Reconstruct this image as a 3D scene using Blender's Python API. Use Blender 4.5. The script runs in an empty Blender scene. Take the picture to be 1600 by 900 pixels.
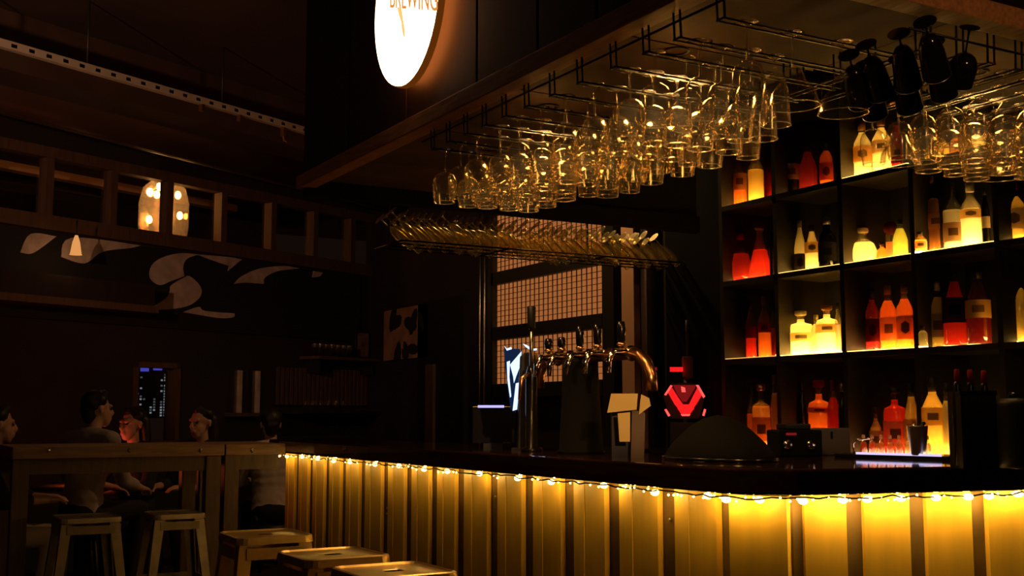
import bpy, bmesh, math, random
from math import sin, cos, pi, radians, sqrt, atan, atan2, tan
from mathutils import Vector, Matrix
random.seed(7)
SC = bpy.context.scene
COL = SC.collection

# ------------------------------------------------------------------ camera
CAM_H, F_PX = 1.25, 1814.0
PITCH = atan(195 / F_PX)
YAW = atan(1040 * cos(PITCH) / F_PX)
cd = bpy.data.cameras.new('camera')
cd.sensor_width = 36.0
cd.lens = 36.0 * F_PX / 1600.0
cd.clip_end = 1500
cam = bpy.data.objects.new('camera', cd)
COL.objects.link(cam)
cam.location = (0, 0, CAM_H)
cam.rotation_euler = (pi / 2 + PITCH, 0, -YAW)
SC.camera = cam
# ------------------------------------------------------------------ world, exposure
w = bpy.data.worlds.new('world')
SC.world = w
w.use_nodes = True
w.node_tree.nodes['Background'].inputs[0].default_value = (1.0, 0.5, 0.3, 1)
w.node_tree.nodes['Background'].inputs[1].default_value = 0.006
SC.view_settings.view_transform = 'Standard'
SC.view_settings.look = 'None'
SC.view_settings.exposure = 0.0
SC.view_settings.gamma = 1.0
SC.view_settings.use_curve_mapping = False
SC.cycles.transparent_max_bounces = 48
SC.cycles.max_bounces = 8
SC.cycles.caustics_reflective = False
SC.cycles.caustics_refractive = False
SC.cycles.sample_clamp_indirect = 25.0

# strengths of the lamps, seen and added
K_STRING = 1.7       # each bright fairy-light cluster under the bar top (watts)
K_SIGN = 5.0          # face of the round light box
K_SHELF = 26.0         # back-bar light shelves
K_CAN = 4.0           # added canopy downlights that brighten glasses and bar

# ------------------------------------------------------------------ a pixel of the photograph -> a point on a real plane
_fh = Vector((sin(YAW), cos(YAW), 0)); _R = Vector((cos(YAW), -sin(YAW), 0)); _Z = Vector((0, 0, 1))
_F = _fh * cos(PITCH) + _Z * sin(PITCH); _U = -_fh * sin(PITCH) + _Z * cos(PITCH)
_C = Vector((0, 0, CAM_H))
def ray(u, v): return F_PX * _F + (u - 800) * _R + (450 - v) * _U
def on(u, v, x=None, y=None, z=None):
    d = ray(u, v)
    i, val = (0, x) if x is not None else (1, y) if y is not None else (2, z)
    return _C + d * ((val - _C[i]) / d[i])
W_D = Vector((0.8996, 0.4367, 0)); W_P = Vector((2.4, 10.73, 0)); W_N = Vector((0.4367, -0.8996, 0))   # the oblique back wall
def on_wall(u, v, off=0.0):
    d = ray(u, v); p = W_P + W_N * off
    t = (W_N.dot(p) - W_N.dot(_C)) / W_N.dot(d)
    return _C + d * t
def px_per_m(P): return F_PX / (Vector(P) - _C).dot(_F)

# ------------------------------------------------------------------ materials
def _new(name):
    m = bpy.data.materials.new(name); m.use_nodes = True
    nt = m.node_tree; nt.nodes.clear()
    return m, nt, nt.nodes.new('ShaderNodeOutputMaterial')
def pbr(name, col, rough=0.5, metal=0.0, var=0.0, scale=8.0, stretch=(1, 1, 1), bump=0.0, spec=0.5, coat=0.0):
    m, nt, out = _new(name)
    b = nt.nodes.new('ShaderNodeBsdfPrincipled')
    b.inputs['Base Color'].default_value = (*col, 1); b.inputs['Roughness'].default_value = rough
    b.inputs['Metallic'].default_value = metal; b.inputs['Specular IOR Level'].default_value = spec
    b.inputs['Coat Weight'].default_value = coat
    nt.links.new(b.outputs[0], out.inputs[0])
    if var or bump:
        tc = nt.nodes.new('ShaderNodeTexCoord'); mp = nt.nodes.new('ShaderNodeMapping')
        mp.inputs['Scale'].default_value = stretch
        nz = nt.nodes.new('ShaderNodeTexNoise'); nz.inputs['Scale'].default_value = scale; nz.inputs['Detail'].default_value = 5
        nt.links.new(tc.outputs['Object'], mp.inputs[0]); nt.links.new(mp.outputs[0], nz.inputs[0])
        if var:
            r = nt.nodes.new('ShaderNodeValToRGB')
            r.color_ramp.elements[0].position = 0.3; r.color_ramp.elements[1].position = 0.7
            r.color_ramp.elements[0].color = (*[c * (1 - var) for c in col], 1)
            r.color_ramp.elements[1].color = (*[min(1, c * (1 + var)) for c in col], 1)
            nt.links.new(nz.outputs[0], r.inputs[0]); nt.links.new(r.outputs[0], b.inputs['Base Color'])
        if bump:
            bp = nt.nodes.new('ShaderNodeBump'); bp.inputs['Strength'].default_value = bump; bp.inputs['Distance'].default_value = 0.01
            nt.links.new(nz.outputs[0], bp.inputs['Height']); nt.links.new(bp.outputs[0], b.inputs['Normal'])
    return m
def emit(name, col, s, sample=True):
    m, nt, out = _new(name)
    e = nt.nodes.new('ShaderNodeEmission'); e.inputs[0].default_value = (*col, 1); e.inputs[1].default_value = s
    nt.links.new(e.outputs[0], out.inputs[0])
    m.cycles.emission_sampling = 'FRONT_BACK' if sample else 'NONE'
    return m
def thin_glass(name, tint=(1, 1, 1), gloss=(1, 0.92, 0.75), lo=0.05, hi=0.75, rough=0.06, body=0.0):
    m, nt, out = _new(name); N = nt.nodes; L = nt.links
    lw = N.new('ShaderNodeLayerWeight'); lw.inputs[0].default_value = 0.35
    mr = N.new('ShaderNodeMapRange'); mr.inputs[3].default_value = lo; mr.inputs[4].default_value = hi
    L.new(lw.outputs['Facing'], mr.inputs[0])
    t = N.new('ShaderNodeBsdfTransparent'); t.inputs[0].default_value = (*tint, 1)
    g = N.new('ShaderNodeBsdfGlossy'); g.inputs[0].default_value = (*gloss, 1); g.inputs[1].default_value = rough
    base = t
    if body:
        tl = N.new('ShaderNodeBsdfTranslucent'); tl.inputs[0].default_value = (*tint, 1)
        mx0 = N.new('ShaderNodeMixShader'); mx0.inputs[0].default_value = body
        L.new(t.outputs[0], mx0.inputs[1]); L.new(tl.outputs[0], mx0.inputs[2]); base = mx0
    mx = N.new('ShaderNodeMixShader')
    L.new(mr.outputs[0], mx.inputs[0]); L.new(base.outputs[0], mx.inputs[1]); L.new(g.outputs[0], mx.inputs[2])
    L.new(mx.outputs[0], out.inputs[0])
    return m
def spirit(name, col, trans=0.5, dif=0.3):
    """coloured drink: part of the light goes straight through, part is scattered inside"""
    m, nt, out = _new(name); N = nt.nodes; L = nt.links
    t = N.new('ShaderNodeBsdfTransparent'); t.inputs[0].default_value = (*[c ** 0.6 for c in col], 1)
    tl = N.new('ShaderNodeBsdfTranslucent'); tl.inputs[0].default_value = (*col, 1)
    df = N.new('ShaderNodeBsdfDiffuse'); df.inputs[0].default_value = (*col, 1)
    a = N.new('ShaderNodeMixShader'); a.inputs[0].default_value = dif
    L.new(tl.outputs[0], a.inputs[1]); L.new(df.outputs[0], a.inputs[2])
    b = N.new('ShaderNodeMixShader'); b.inputs[0].default_value = trans
    L.new(a.outputs[0], b.inputs[1]); L.new(t.outputs[0], b.inputs[2])
    L.new(b.outputs[0], out.inputs[0])
    return m
M = {}
M['floor'] = pbr('floor_dark_wood', (0.035, 0.02, 0.013), 0.45, var=0.4, scale=3, stretch=(1, 8, 1))
M['wall'] = pbr('wall_dark_paint', (0.022, 0.013, 0.011), 0.7, var=0.3, scale=2, bump=0.1)
M['ceiling'] = pbr('ceiling_dark_brown', (0.045, 0.022, 0.012), 0.75, var=0.35, scale=1.2)
M['beam'] = pbr('beam_brown', (0.06, 0.03, 0.018), 0.6, var=0.25, scale=4)
M['baydark'] = pbr('shelf_dark_wood', (0.016, 0.009, 0.005), 0.6, var=0.3, scale=8)
M['duct'] = pbr('duct_brown_metal', (0.07, 0.035, 0.018), 0.42, metal=0.3, var=0.2, scale=2)
M['transom'] = pbr('transom_brown_timber', (0.10, 0.052, 0.03), 0.6, var=0.25, scale=6, stretch=(6, 6, 1))
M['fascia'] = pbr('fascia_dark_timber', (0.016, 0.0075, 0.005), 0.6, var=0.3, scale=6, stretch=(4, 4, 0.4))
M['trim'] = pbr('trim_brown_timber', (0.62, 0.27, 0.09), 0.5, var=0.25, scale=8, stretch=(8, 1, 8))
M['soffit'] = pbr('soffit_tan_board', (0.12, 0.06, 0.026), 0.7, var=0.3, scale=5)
M['bartop'] = pbr('bar_top_dark_wood', (0.035, 0.014, 0.009), 0.06, var=0.4, scale=4, stretch=(10, 1, 10), spec=0.6)
M['board'] = pbr('bar_board_golden', (0.80, 0.48, 0.05), 0.5, var=0.07, scale=5, stretch=(5, 5, 0.4), bump=0.03)
M['recess'] = pbr('bar_recess_dark', (0.17, 0.10, 0.025), 0.6, var=0.3, scale=7)
M['black'] = pbr('matt_black', (0.010, 0.009, 0.009), 0.5)
M['deepblack'] = pbr('deep_black', (0.0035, 0.003, 0.003), 0.85, spec=0.2)
M['blackgloss'] = pbr('gloss_black', (0.008, 0.007, 0.007), 0.2)
M['wire'] = pbr('black_wire', (0.012, 0.009, 0.008), 0.35, metal=0.3)
M['steel'] = pbr('brushed_steel', (0.55, 0.5, 0.45), 0.3, metal=1.0, var=0.1, scale=20)
M['chrome'] = pbr('chrome', (0.8, 0.75, 0.7), 0.12, metal=1.0)
M['copper'] = pbr('copper', (0.85, 0.45, 0.24), 0.28, metal=1.0)
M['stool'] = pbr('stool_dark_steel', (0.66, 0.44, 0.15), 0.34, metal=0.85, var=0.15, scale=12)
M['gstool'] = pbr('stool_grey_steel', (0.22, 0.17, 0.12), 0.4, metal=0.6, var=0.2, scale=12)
M['table'] = pbr('table_brown_wood', (0.26, 0.135, 0.07), 0.5, var=0.3, scale=6, stretch=(1, 8, 8))
M['tableleg'] = pbr('table_dark_wood', (0.10, 0.055, 0.032), 0.55, var=0.3, scale=6, stretch=(8, 8, 1))
M['strut'] = pbr('galvanised_strut', (0.75, 0.62, 0.5), 0.45, metal=0.4)
M['white_paint'] = pbr('mural_white_paint', (0.55, 0.42, 0.36), 0.8, var=0.25, scale=9)
M['mural_black'] = pbr('mural_black_paint', (0.008, 0.006, 0.006), 0.8)
M['cream'] = pbr('cream_card', (0.95, 0.70, 0.22), 0.7)
M['greycard'] = pbr('grey_card', (0.2, 0.14, 0.09), 0.7)
M['grey'] = pbr('grey_plastic', (0.13, 0.11, 0.1), 0.5)
M['skin'] = pbr('skin', (0.55, 0.3, 0.22), 0.55)
M['hair'] = pbr('dark_hair', (0.012, 0.008, 0.006), 0.5)
M['shirt'] = pbr('pale_shirt', (0.42, 0.33, 0.32), 0.85, var=0.15, scale=14, bump=0.2)
M['white_shirt'] = pbr('white_shirt', (0.65, 0.5, 0.44), 0.85, var=0.12, scale=14, bump=0.2)
M['dark_cloth'] = pbr('dark_cloth', (0.012, 0.010, 0.011), 0.9)
M['khaki'] = pbr('pale_trousers', (0.42, 0.33, 0.27), 0.9)
M['eye'] = pbr('eye', (0.05, 0.035, 0.03), 0.2)
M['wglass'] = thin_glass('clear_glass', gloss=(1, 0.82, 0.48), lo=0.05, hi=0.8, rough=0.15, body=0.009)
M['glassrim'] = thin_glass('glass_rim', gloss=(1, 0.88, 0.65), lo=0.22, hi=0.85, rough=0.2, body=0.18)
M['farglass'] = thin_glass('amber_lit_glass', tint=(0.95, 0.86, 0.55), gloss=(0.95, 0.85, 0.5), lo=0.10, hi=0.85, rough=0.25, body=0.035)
M['pane'] = thin_glass('window_glass', lo=0.03, hi=0.5, rough=0.02)
M['smoked'] = pbr('black_goblet_glaze', (0.010, 0.008, 0.007), 0.12, spec=0.7)
M['bottleglass'] = thin_glass('bottle_glass', tint=(0.95, 0.93, 0.88), lo=0.05, hi=0.6, rough=0.08, body=0.10)
M['bulb'] = emit('fairy_bulb', (1.0, 0.62, 0.16), 14.0, sample=False)
M['lampbulb'] = emit('filament_bulb', (1.0, 0.55, 0.2), 30.0)
M['signedge'] = emit('light_box_edge', (1.0, 0.25, 0.02), 0.10)
M['signhalo'] = emit('added_halo_emitter', (1.0, 0.26, 0.05), 5.0)  # added glow behind the sign, makes a halo on the fascia
M['signface'] = emit('light_box_face', (1.0, 0.78, 0.48), K_SIGN)
M['signtext'] = emit('light_box_print', (1.0, 0.36, 0.07), 0.75)
M['signtext2'] = emit('light_box_print_pale', (1.0, 0.62, 0.2), 1.0)
M['red'] = emit('red_neon', (1.0, 0.012, 0.012), 1.3)
M['redhot'] = emit('red_neon_tube', (1.0, 0.06, 0.05), 2.2)
M['reddim'] = emit('red_neon_dim', (0.55, 0.02, 0.02), 0.35)
M['bluewhite'] = emit('blue_white_led', (0.55, 0.7, 1.0), 1.6)
M['blueled'] = emit('blue_led', (0.42, 0.38, 1.0), 1.5)
M['bluedim'] = emit('blue_dim', (0.05, 0.12, 0.4), 0.12)
M['citylight'] = emit('city_window', (0.8, 0.9, 1.0), 0.24, sample=False)
M['cityblue'] = emit('city_blue_crown', (0.12, 0.12, 0.9), 0.5, sample=False)
M['city'] = pbr('tower_dark', (0.02, 0.025, 0.03), 0.5)
M['wallglow'] = emit('lit_wall_glow', (1.0, 0.33, 0.09), 0.34)  # light on the wall behind the mesh, put in as emission
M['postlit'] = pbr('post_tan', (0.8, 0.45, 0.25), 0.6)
M['candle'] = emit('red_candle_glass', (1.0, 0.08, 0.02), 3.0)

# ------------------------------------------------------------------ mesh building
class G:
    def __init__(s): s.v = []; s.f = []; s.sm = []
    def add(s, vs, fs, smooth=False):
        o = len(s.v); s.v += [tuple(p) for p in vs]; s.f += [tuple(i + o for i in f) for f in fs]; s.sm += [smooth] * len(fs)
        return s
    def box(s, a, b, mx=None):
        x0, y0, z0 = a; x1, y1, z1 = b
        if x0 > x1: x0, x1 = x1, x0
        if y0 > y1: y0, y1 = y1, y0
        if z0 > z1: z0, z1 = z1, z0
        vs = [Vector(p) for p in ((x0, y0, z0), (x1, y0, z0), (x1, y1, z0), (x0, y1, z0), (x0, y0, z1), (x1, y0, z1), (x1, y1, z1), (x0, y1, z1))]
        if mx is not None: vs = [mx @ p for p in vs]
        return s.add(vs, [(3, 2, 1, 0), (4, 5, 6, 7), (0, 1, 5, 4), (1, 2, 6, 5), (2, 3, 7, 6), (3, 0, 4, 7)])
    def bar(s, p, q, wd, ht, up=(0, 0, 1)):
        """a square bar from p to q, wd across and ht along up"""
        p = Vector(p); q = Vector(q); d = (q - p); L = d.length; d.normalize()
        r = d.cross(Vector(up))
        if r.length < 1e-4: r = d.cross(Vector((1, 0, 0)))
        r.normalize(); u = r.cross(d)
        mx = Matrix((( r.x, d.x, u.x, p.x), (r.y, d.y, u.y, p.y), (r.z, d.z, u.z, p.z), (0, 0, 0, 1)))
        return s.box((-wd / 2, 0, -ht / 2), (wd / 2, L, ht / 2), mx)
    def lathe(s, prof, n=16, mx=None, smooth=True, caps=True, closed=False):
        vs = []; fs = []
        for r, z in prof:
            for k in range(n):
                a = 2 * pi * k / n; p = Vector((r * cos(a), r * sin(a), z)); vs.append(mx @ p if mx is not None else p)
        for i in range(len(prof) - 1):
            for k in range(n):
                k2 = (k + 1) % n
                fs.append((i * n + k, i * n + k2, (i + 1) * n + k2, (i + 1) * n + k))
        if caps:
            if prof[0][0] > 1e-5: fs.append(tuple(range(n - 1, -1, -1)))
            if prof[-1][0] > 1e-5: fs.append(tuple((len(prof) - 1) * n + k for k in range(n)))
        return s.add(vs, fs, smooth)
    def tube(s, pts, r, n=6, caps=True):
        pts = [Vector(p) for p in pts]; rs = r if isinstance(r, (list, tuple)) else [r] * len(pts)
        vs = []; fs = []; prev = None
        for i, p in enumerate(pts):
            d = (pts[min(i + 1, len(pts) - 1)] - pts[max(i - 1, 0)]).normalized()
            a = prev if prev is not None else (Vector((0, 0, 1)) if abs(d.z) < 0.9 else Vector((1, 0, 0)))
            a = (a - d * a.dot(d)).normalized(); prev = a; b = d.cross(a)
            for k in range(n):
                t = 2 * pi * k / n; vs.append(p + (a * cos(t) + b * sin(t)) * rs[i])
        for i in range(len(pts) - 1):
            for k in range(n):
                k2 = (k + 1) % n; fs.append((i * n + k, i * n + k2, (i + 1) * n + k2, (i + 1) * n + k))
        if caps: fs += [tuple(range(n - 1, -1, -1)), tuple((len(pts) - 1) * n + k for k in range(n))]
        return s.add(vs, fs, True)
    def prism(s, poly, depth, mx=None):
        """poly in local xy, extruded along +z by depth"""
        n = len(poly)
        vs = [Vector((x, y, 0)) for x, y in poly] + [Vector((x, y, depth)) for x, y in poly]
        if mx is not None: vs = [mx @ p for p in vs]
        fs = [tuple(range(n - 1, -1, -1)), tuple(range(n, 2 * n))] + [(i, (i + 1) % n, n + (i + 1) % n, n + i) for i in range(n)]
        return s.add(vs, fs)
    def ball(s, c, r, n=10, sc=(1, 1, 1), mx=None):
        prof = [(max(1e-6, sin(pi * i / n)), -cos(pi * i / n)) for i in range(n + 1)]
        m = Matrix.Translation(Vector(c)) @ Matrix.Diagonal((r * sc[0], r * sc[1], r * sc[2], 1))
        if mx is not None: m = mx @ m
        return s.lathe(prof, max(6, n + 2), m, True, caps=False)
    def mesh(s, name):
        me = bpy.data.meshes.new(name); me.from_pydata(s.v, [], s.f)
        me.polygons.foreach_set('use_smooth', s.sm)
        bm = bmesh.new(); bm.from_mesh(me); bmesh.ops.recalc_face_normals(bm, faces=bm.faces); bm.to_mesh(me); bm.free()
        me.update(); return me
def obj(name, g, mat, parent=None, loc=None, rot=None, bevel=0.0):
    me = g.mesh(name) if isinstance(g, G) else g
    o = bpy.data.objects.new(name, me); COL.objects.link(o)
    if mat is not None and not me.materials: me.materials.append(mat)
    if parent is not None: o.parent = parent
    if loc is not None: o.location = loc
    if rot is not None: o.rotation_euler = rot
    if bevel:
        b = o.modifiers.new('bevel', 'BEVEL'); b.width = bevel; b.segments = 2; b.limit_method = 'ANGLE'
    return o
def tag(o, label, cat, group=None, kind=None):
    o['label'] = label; o['category'] = cat
    if group: o['group'] = group
    if kind: o['kind'] = kind
    return o
def thing(name, label, cat, loc=(0, 0, 0), rot=(0, 0, 0), group=None):
    o = bpy.data.objects.new(name, None); COL.objects.link(o); o.empty_display_size = 0.05
    o.location = loc; o.rotation_euler = rot
    return tag(o, label, cat, group)
def struct(name, g, mat, parent=None, bevel=0.0):
    o = obj(name, g, mat, parent, bevel=bevel)
    if parent is None: o['kind'] = 'structure'
    return o
def dup(root, loc, rot=None, label=None):
    r = root.copy(); COL.objects.link(r); r.location = loc
    if rot is not None: r.rotation_euler = rot
    if label: r['label'] = label
    for ch in root.children:
        c = ch.copy(); COL.objects.link(c); c.parent = r
        for g in ch.children:
            d = g.copy(); COL.objects.link(d); d.parent = c
    return r
def lamp(name, loc, watts, col, radius=0.02, parent=None, kind='POINT', spot=None, rot=None):
    l = bpy.data.lights.new(name, kind); l.energy = watts; l.color = col; l.shadow_soft_size = radius
    if spot: l.spot_size = spot; l.spot_blend = 0.6
    o = bpy.data.objects.new(name, l); COL.objects.link(o); o.location = loc
    if rot: o.rotation_euler = rot
    if parent is not None: o.parent = parent
    return o
ORD = ['', 'first', 'second', 'third', 'fourth', 'fifth', 'sixth', 'seventh', 'eighth', 'ninth', 'tenth', 'eleventh', 'twelfth', 'thirteenth', 'fourteenth',
       'fifteenth', 'sixteenth', 'seventeenth', 'eighteenth', 'nineteenth', 'twentieth']
ORD += ['twenty-' + ORD[k] for k in range(1, 10)] + ['thirtieth']

# ================================================================== THE SETTING
CEIL = 3.8
XW = 5.0                                   # right-hand wall: back bar, lit mesh panel
struct('floor', G().box((-6, -2, -0.1), (9, 16, 0)), M['floor'])
struct('ceiling', G().box((-6, -2, CEIL), (9, 16, CEIL + 0.1)), M['ceiling'])
def wall_mx(off=0.0):                      # local x along the back wall, y into the wall, z up
    o = W_P + W_N * off
    return Matrix(((W_D.x, -W_N.x, 0, o.x), (W_D.y, -W_N.y, 0, o.y), (0, 0, 1, 0), (0, 0, 0, 1)))
def wl(u, v):                              # pixel -> (along, height) on the back wall
    p = on_wall(u, v); return ((p - W_P).dot(W_D), p.z)
MW = wall_mx()
ZT0, ZT1 = 2.77, 3.43                      # transom band
win = (wl(207, 600)[0], wl(280, 600)[0], 0.95, wl(240, 566)[1])
AL0, AL1 = -9.0, 2.92
g = G()
g.box((AL0, 0, 0), (win[0], 0.2, ZT0), MW); g.box((win[1], 0, 0), (AL1, 0.2, ZT0), MW)
g.box((win[0], 0, 0), (win[1], 0.2, win[2]), MW); g.box((win[0], 0, win[3]), (win[1], 0.2, ZT0), MW)
g.box((AL0, 0, ZT1), (AL1, 0.2, CEIL), MW)
struct('wall_back', g, M['wall'])
struct('wall_right', G().box((XW, -2, 0), (XW + 0.2, 12.1, CEIL)), M['wall'])
# window to the city
wo = thing('window_2', '', ''); wo['kind'] = 'structure'
for k in ('label', 'category'): del wo[k]
wf = G()
for a, b in (((win[0], -0.02, win[2]), (win[0] + 0.05, 0.1, win[3])), ((win[1] - 0.05, -0.02, win[2]), (win[1], 0.1, win[3])),
             ((win[0], -0.02, win[3] - 0.05), (win[1], 0.1, win[3])), ((win[0], -0.02, win[2]), (win[1], 0.1, win[2] + 0.05))): wf.box(a, b, MW)
obj('window_frame', wf, M['transom'], wo)
obj('pane', G().box((win[0] + 0.04, 0.05, win[2] + 0.04), (win[1] - 0.04, 0.058, win[3] - 0.04), MW), M['pane'], wo)
# transom windows: rails, mullions, panes
tr = bpy.data.objects.new('window_3', None); COL.objects.link(tr); tr['kind'] = 'structure'
obj('top_rail', G().box((AL0, -0.08, 3.36), (AL1, 0.02, ZT1 + 0.02), MW), M['transom'], tr)
obj('bottom_rail', G().box((AL0, -0.08, ZT0 - 0.01), (AL1, 0.02, 2.88), MW), M['transom'], tr)
mull = [wl(u, 310)[0] for u in (69, 170, 258, 343, 421, 487, 545)]
step = mull[1] - mull[0]
mull = [mull[0] - step * k for k in range(6, 0, -1)] + mull
for a in mull:
    obj('mullion', G().box((a - 0.035, -0.075, 2.88), (a + 0.035, 0.03, 3.36), MW), M['transom'], tr)
ed = [AL0] + mull + [AL1]
for a, b in zip(ed[:-1], ed[1:]):
    obj('pane', G().box((a + 0.03, -0.01, 2.87), (b - 0.03, -0.004, 3.37), MW), M['pane'], tr)
# the room beyond the transom
struct('wall_beyond', G().box((AL0, 3.6, 2.0), (AL1 + 2, 3.7, CEIL), wall_mx()), M['wall'])
struct('trim_1', G().box((AL0, 2.2, 3.72), (AL1, 2.34, 3.9), wall_mx()), M['postlit'])
# stepped soffit, duct and perforated strut under the ceiling
def along(u0, v0, u1, v1, z):
    return on(u0, v0, z=z), on(u1, v1, z=z)
p, q = along(0, 105, 465, 230, 3.42)
d = (q - p).normalized()
bb = G().bar(p - d * 4 + Vector((0, 0, 0.19)) + W_N * -0.18, q + d * 1.5 + Vector((0, 0, 0.19)) + W_N * -0.18, 0.36, 0.38)
struct('trim_2', bb, M['beam'])
p, q = along(60, 205, 465, 305, 3.36)
d = (q - p).normalized()
dt = thing('air_duct', 'round brown ceiling duct running above the transom windows', 'duct', p)
L = (q - p).length + 3
a0 = -4 * d; L0 = L + 4
obj('duct_tube', G().tube([a0 + Vector((0, 0, 0.2)) + W_N * 0.32, d * L + Vector((0, 0, 0.2)) + W_N * 0.32], 0.23, 24), M['duct'], dt)
obj('seam_rib', G().bar(a0 + Vector((0, 0, -0.02)) + W_N * 0.34, d * L + Vector((0, 0, -0.02)) + W_N * 0.34, 0.02, 0.02), M['duct'], dt)
p, q = along(0, 66, 465, 200, 3.37)
d = (q - p).normalized()
st = thing('strut_channel', 'long perforated metal strut channel hung below the dark ceiling', 'metal strut', p - d * 1.5)
LS = (q - p).length + 2.2
n_ = d.cross(Vector((0, 0, 1))).normalized()
sm = Matrix(((d.x, n_.x, 0, 0), (d.y, n_.y, 0, 0), (0, 0, 1, 0), (0, 0, 0, 1)))
g = G()
g.box((0, 0, 0.011), (LS, 0.004, 0.024), sm); g.box((0, 0, -0.024), (LS, 0.004, -0.011), sm)
x = 0.0
while x < LS:
    g.box((x, 0, -0.011), (x + 0.075, 0.004, 0.011), sm); x += 0.115
g.box((0, -0.04, 0.021), (LS, 0, 0.024), sm); g.box((0, -0.04, -0.024), (LS, 0, -0.021), sm)
obj('slotted_face', g, M['strut'], st)
obj('channel_back', G().box((0, -0.043, -0.024), (LS, -0.04, 0.024), sm), M['black'], st)
for k in range(4):
    xx = 1.0 + k * 1.1
    obj('hanger_rod', G().tube([sm @ Vector((xx, -0.02, 0.02)), sm @ Vector((xx, -0.02, CEIL - 3.37))], 0.006), M['black'], st)
for k, xx in enumerate((3.0, 3.35, 3.78)):
    cl = obj('clamp', G().box((xx, -0.03, -0.07 - 0.02 * (k == 2)), (xx + 0.025, 0.004, -0.024), sm), M['copper'], st)
obj('hook', G().tube([sm @ Vector((3.79, -0.012, -0.08)), sm @ Vector((3.80, -0.012, -0.12)), sm @ Vector((3.82, -0.012, -0.125)), sm @ Vector((3.83, -0.012, -0.1))], 0.008), M['copper'], st)

# ================================================================== ROUND LIGHT BOX ON THE CANOPY
sg = thing('light_box_sign', 'glowing white round light box sign mounted on the dark canopy side', 'sign', (1.93, 4.21, 2.925))
def ell(a, b, n=48): return [(a * cos(2 * pi * k / n), b * sin(2 * pi * k / n)) for k in range(n)]
SX = Matrix(((0, 0, -1, 0), (-1, 0, 0, 0), (0, 1, 0, 0), (0, 0, 0, 1)))    # local x -> -Y, local y -> Z, local z -> -X
obj('case', G().prism(ell(0.312, 0.355), 0.028, SX), M['signedge'], sg)
obj('face', G().prism(ell(0.306, 0.349), 0.012, Matrix.Translation((-0.025, 0, 0)) @ SX), M['signface'], sg)
obj('added_halo_glow', G().prism(ell(0.29, 0.33), 0.004, Matrix.Translation((0.004, 0, 0)) @ SX), M['signhalo'], sg)  # added emitter, throws the warm halo around the sign
obj('wall_spacer', G().box((0.004, -0.05, -0.05), (0.04, 0.05, 0.05)), M['black'], sg)
fc = bpy.data.curves.new('print', 'FONT'); fc.body = 'BREWING'; fc.size = 0.105; fc.align_x = 'CENTER'; fc.extrude = 0.001
fo = bpy.data.objects.new('print_tmp', fc); COL.objects.link(fo)
bpy.context.view_layer.update()
fm = bpy.data.meshes.new_from_object(fo.evaluated_get(bpy.context.evaluated_depsgraph_get()))
bpy.data.objects.remove(fo)
fm.name = 'lettering'; fm.materials.clear()
q1, q2 = on(610, 12, x=1.892), on(684, 17, x=1.892)      # the word runs down along the board, so that its feet are level seen from below
ex = (q2 - q1); ww = max(v.co.x for v in fm.vertices) - min(v.co.x for v in fm.vertices); x_0 = min(v.co.x for v in fm.vertices)
kx = ex.length / ww; exn = ex.normalized(); eyn = Vector((0, 0, 1))
for v in fm.vertices:
    p = q1 + exn * ((v.co.x - x_0) * kx) + eyn * (v.co.y * 1.3) + Vector((-0.0015 - v.co.z, 0, 0))
    v.co = p - sg.location
obj('lettering', fm, M['signtext'], sg)
cu = [(-0.02 + 0.05 * sin(t * 0.5), -0.03 - t * 0.055) for t in (0, 0.6, 1.2, 1.8, 2.4)]
obj('ornament', G().tube([SX @ Vector((x - 0.02, y + 0.01, 0.039)) for x, y in cu], [0.012, 0.01, 0.006, 0.008, 0.004]), M['signtext2'], sg)

# ================================================================== CANOPY OVER THE BAR
CX, CY0, CY1, CZ = 1.97, 2.20, 5.62, 2.40
cn = thing('bar_canopy', 'dark timber canopy with brown edge trim hanging over the bar', 'canopy', (0, 0, 0))
ys = [CY0 + 0.02, 2.62, 2.92, 3.28, 3.72, 4.35, 5.0, CY1]
for a, b in zip(ys[:-1], ys[1:]):
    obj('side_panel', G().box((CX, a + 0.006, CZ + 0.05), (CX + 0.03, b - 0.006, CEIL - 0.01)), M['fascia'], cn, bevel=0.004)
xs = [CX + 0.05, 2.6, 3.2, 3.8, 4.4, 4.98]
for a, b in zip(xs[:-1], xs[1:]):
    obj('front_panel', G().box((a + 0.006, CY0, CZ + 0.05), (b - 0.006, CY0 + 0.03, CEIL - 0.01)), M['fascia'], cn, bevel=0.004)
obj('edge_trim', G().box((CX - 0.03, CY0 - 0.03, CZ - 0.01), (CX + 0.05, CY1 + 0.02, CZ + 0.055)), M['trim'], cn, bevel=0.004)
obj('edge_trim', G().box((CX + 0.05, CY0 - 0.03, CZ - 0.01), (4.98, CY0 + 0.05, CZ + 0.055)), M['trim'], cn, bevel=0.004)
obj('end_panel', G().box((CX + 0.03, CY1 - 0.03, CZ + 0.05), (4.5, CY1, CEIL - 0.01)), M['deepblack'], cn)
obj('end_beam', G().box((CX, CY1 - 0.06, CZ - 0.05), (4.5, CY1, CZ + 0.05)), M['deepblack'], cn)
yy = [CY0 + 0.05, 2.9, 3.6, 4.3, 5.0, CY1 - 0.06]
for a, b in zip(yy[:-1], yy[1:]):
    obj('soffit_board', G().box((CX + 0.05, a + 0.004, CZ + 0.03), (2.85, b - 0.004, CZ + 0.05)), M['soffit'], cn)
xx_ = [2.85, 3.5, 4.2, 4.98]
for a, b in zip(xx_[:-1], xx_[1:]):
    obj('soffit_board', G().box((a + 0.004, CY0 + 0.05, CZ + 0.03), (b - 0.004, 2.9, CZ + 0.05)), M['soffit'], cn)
obj('inner_panel', G().box((2.83, 2.9, CZ + 0.03), (2.85, CY1 - 0.06, CEIL - 0.01)), M['deepblack'], cn)
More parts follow.
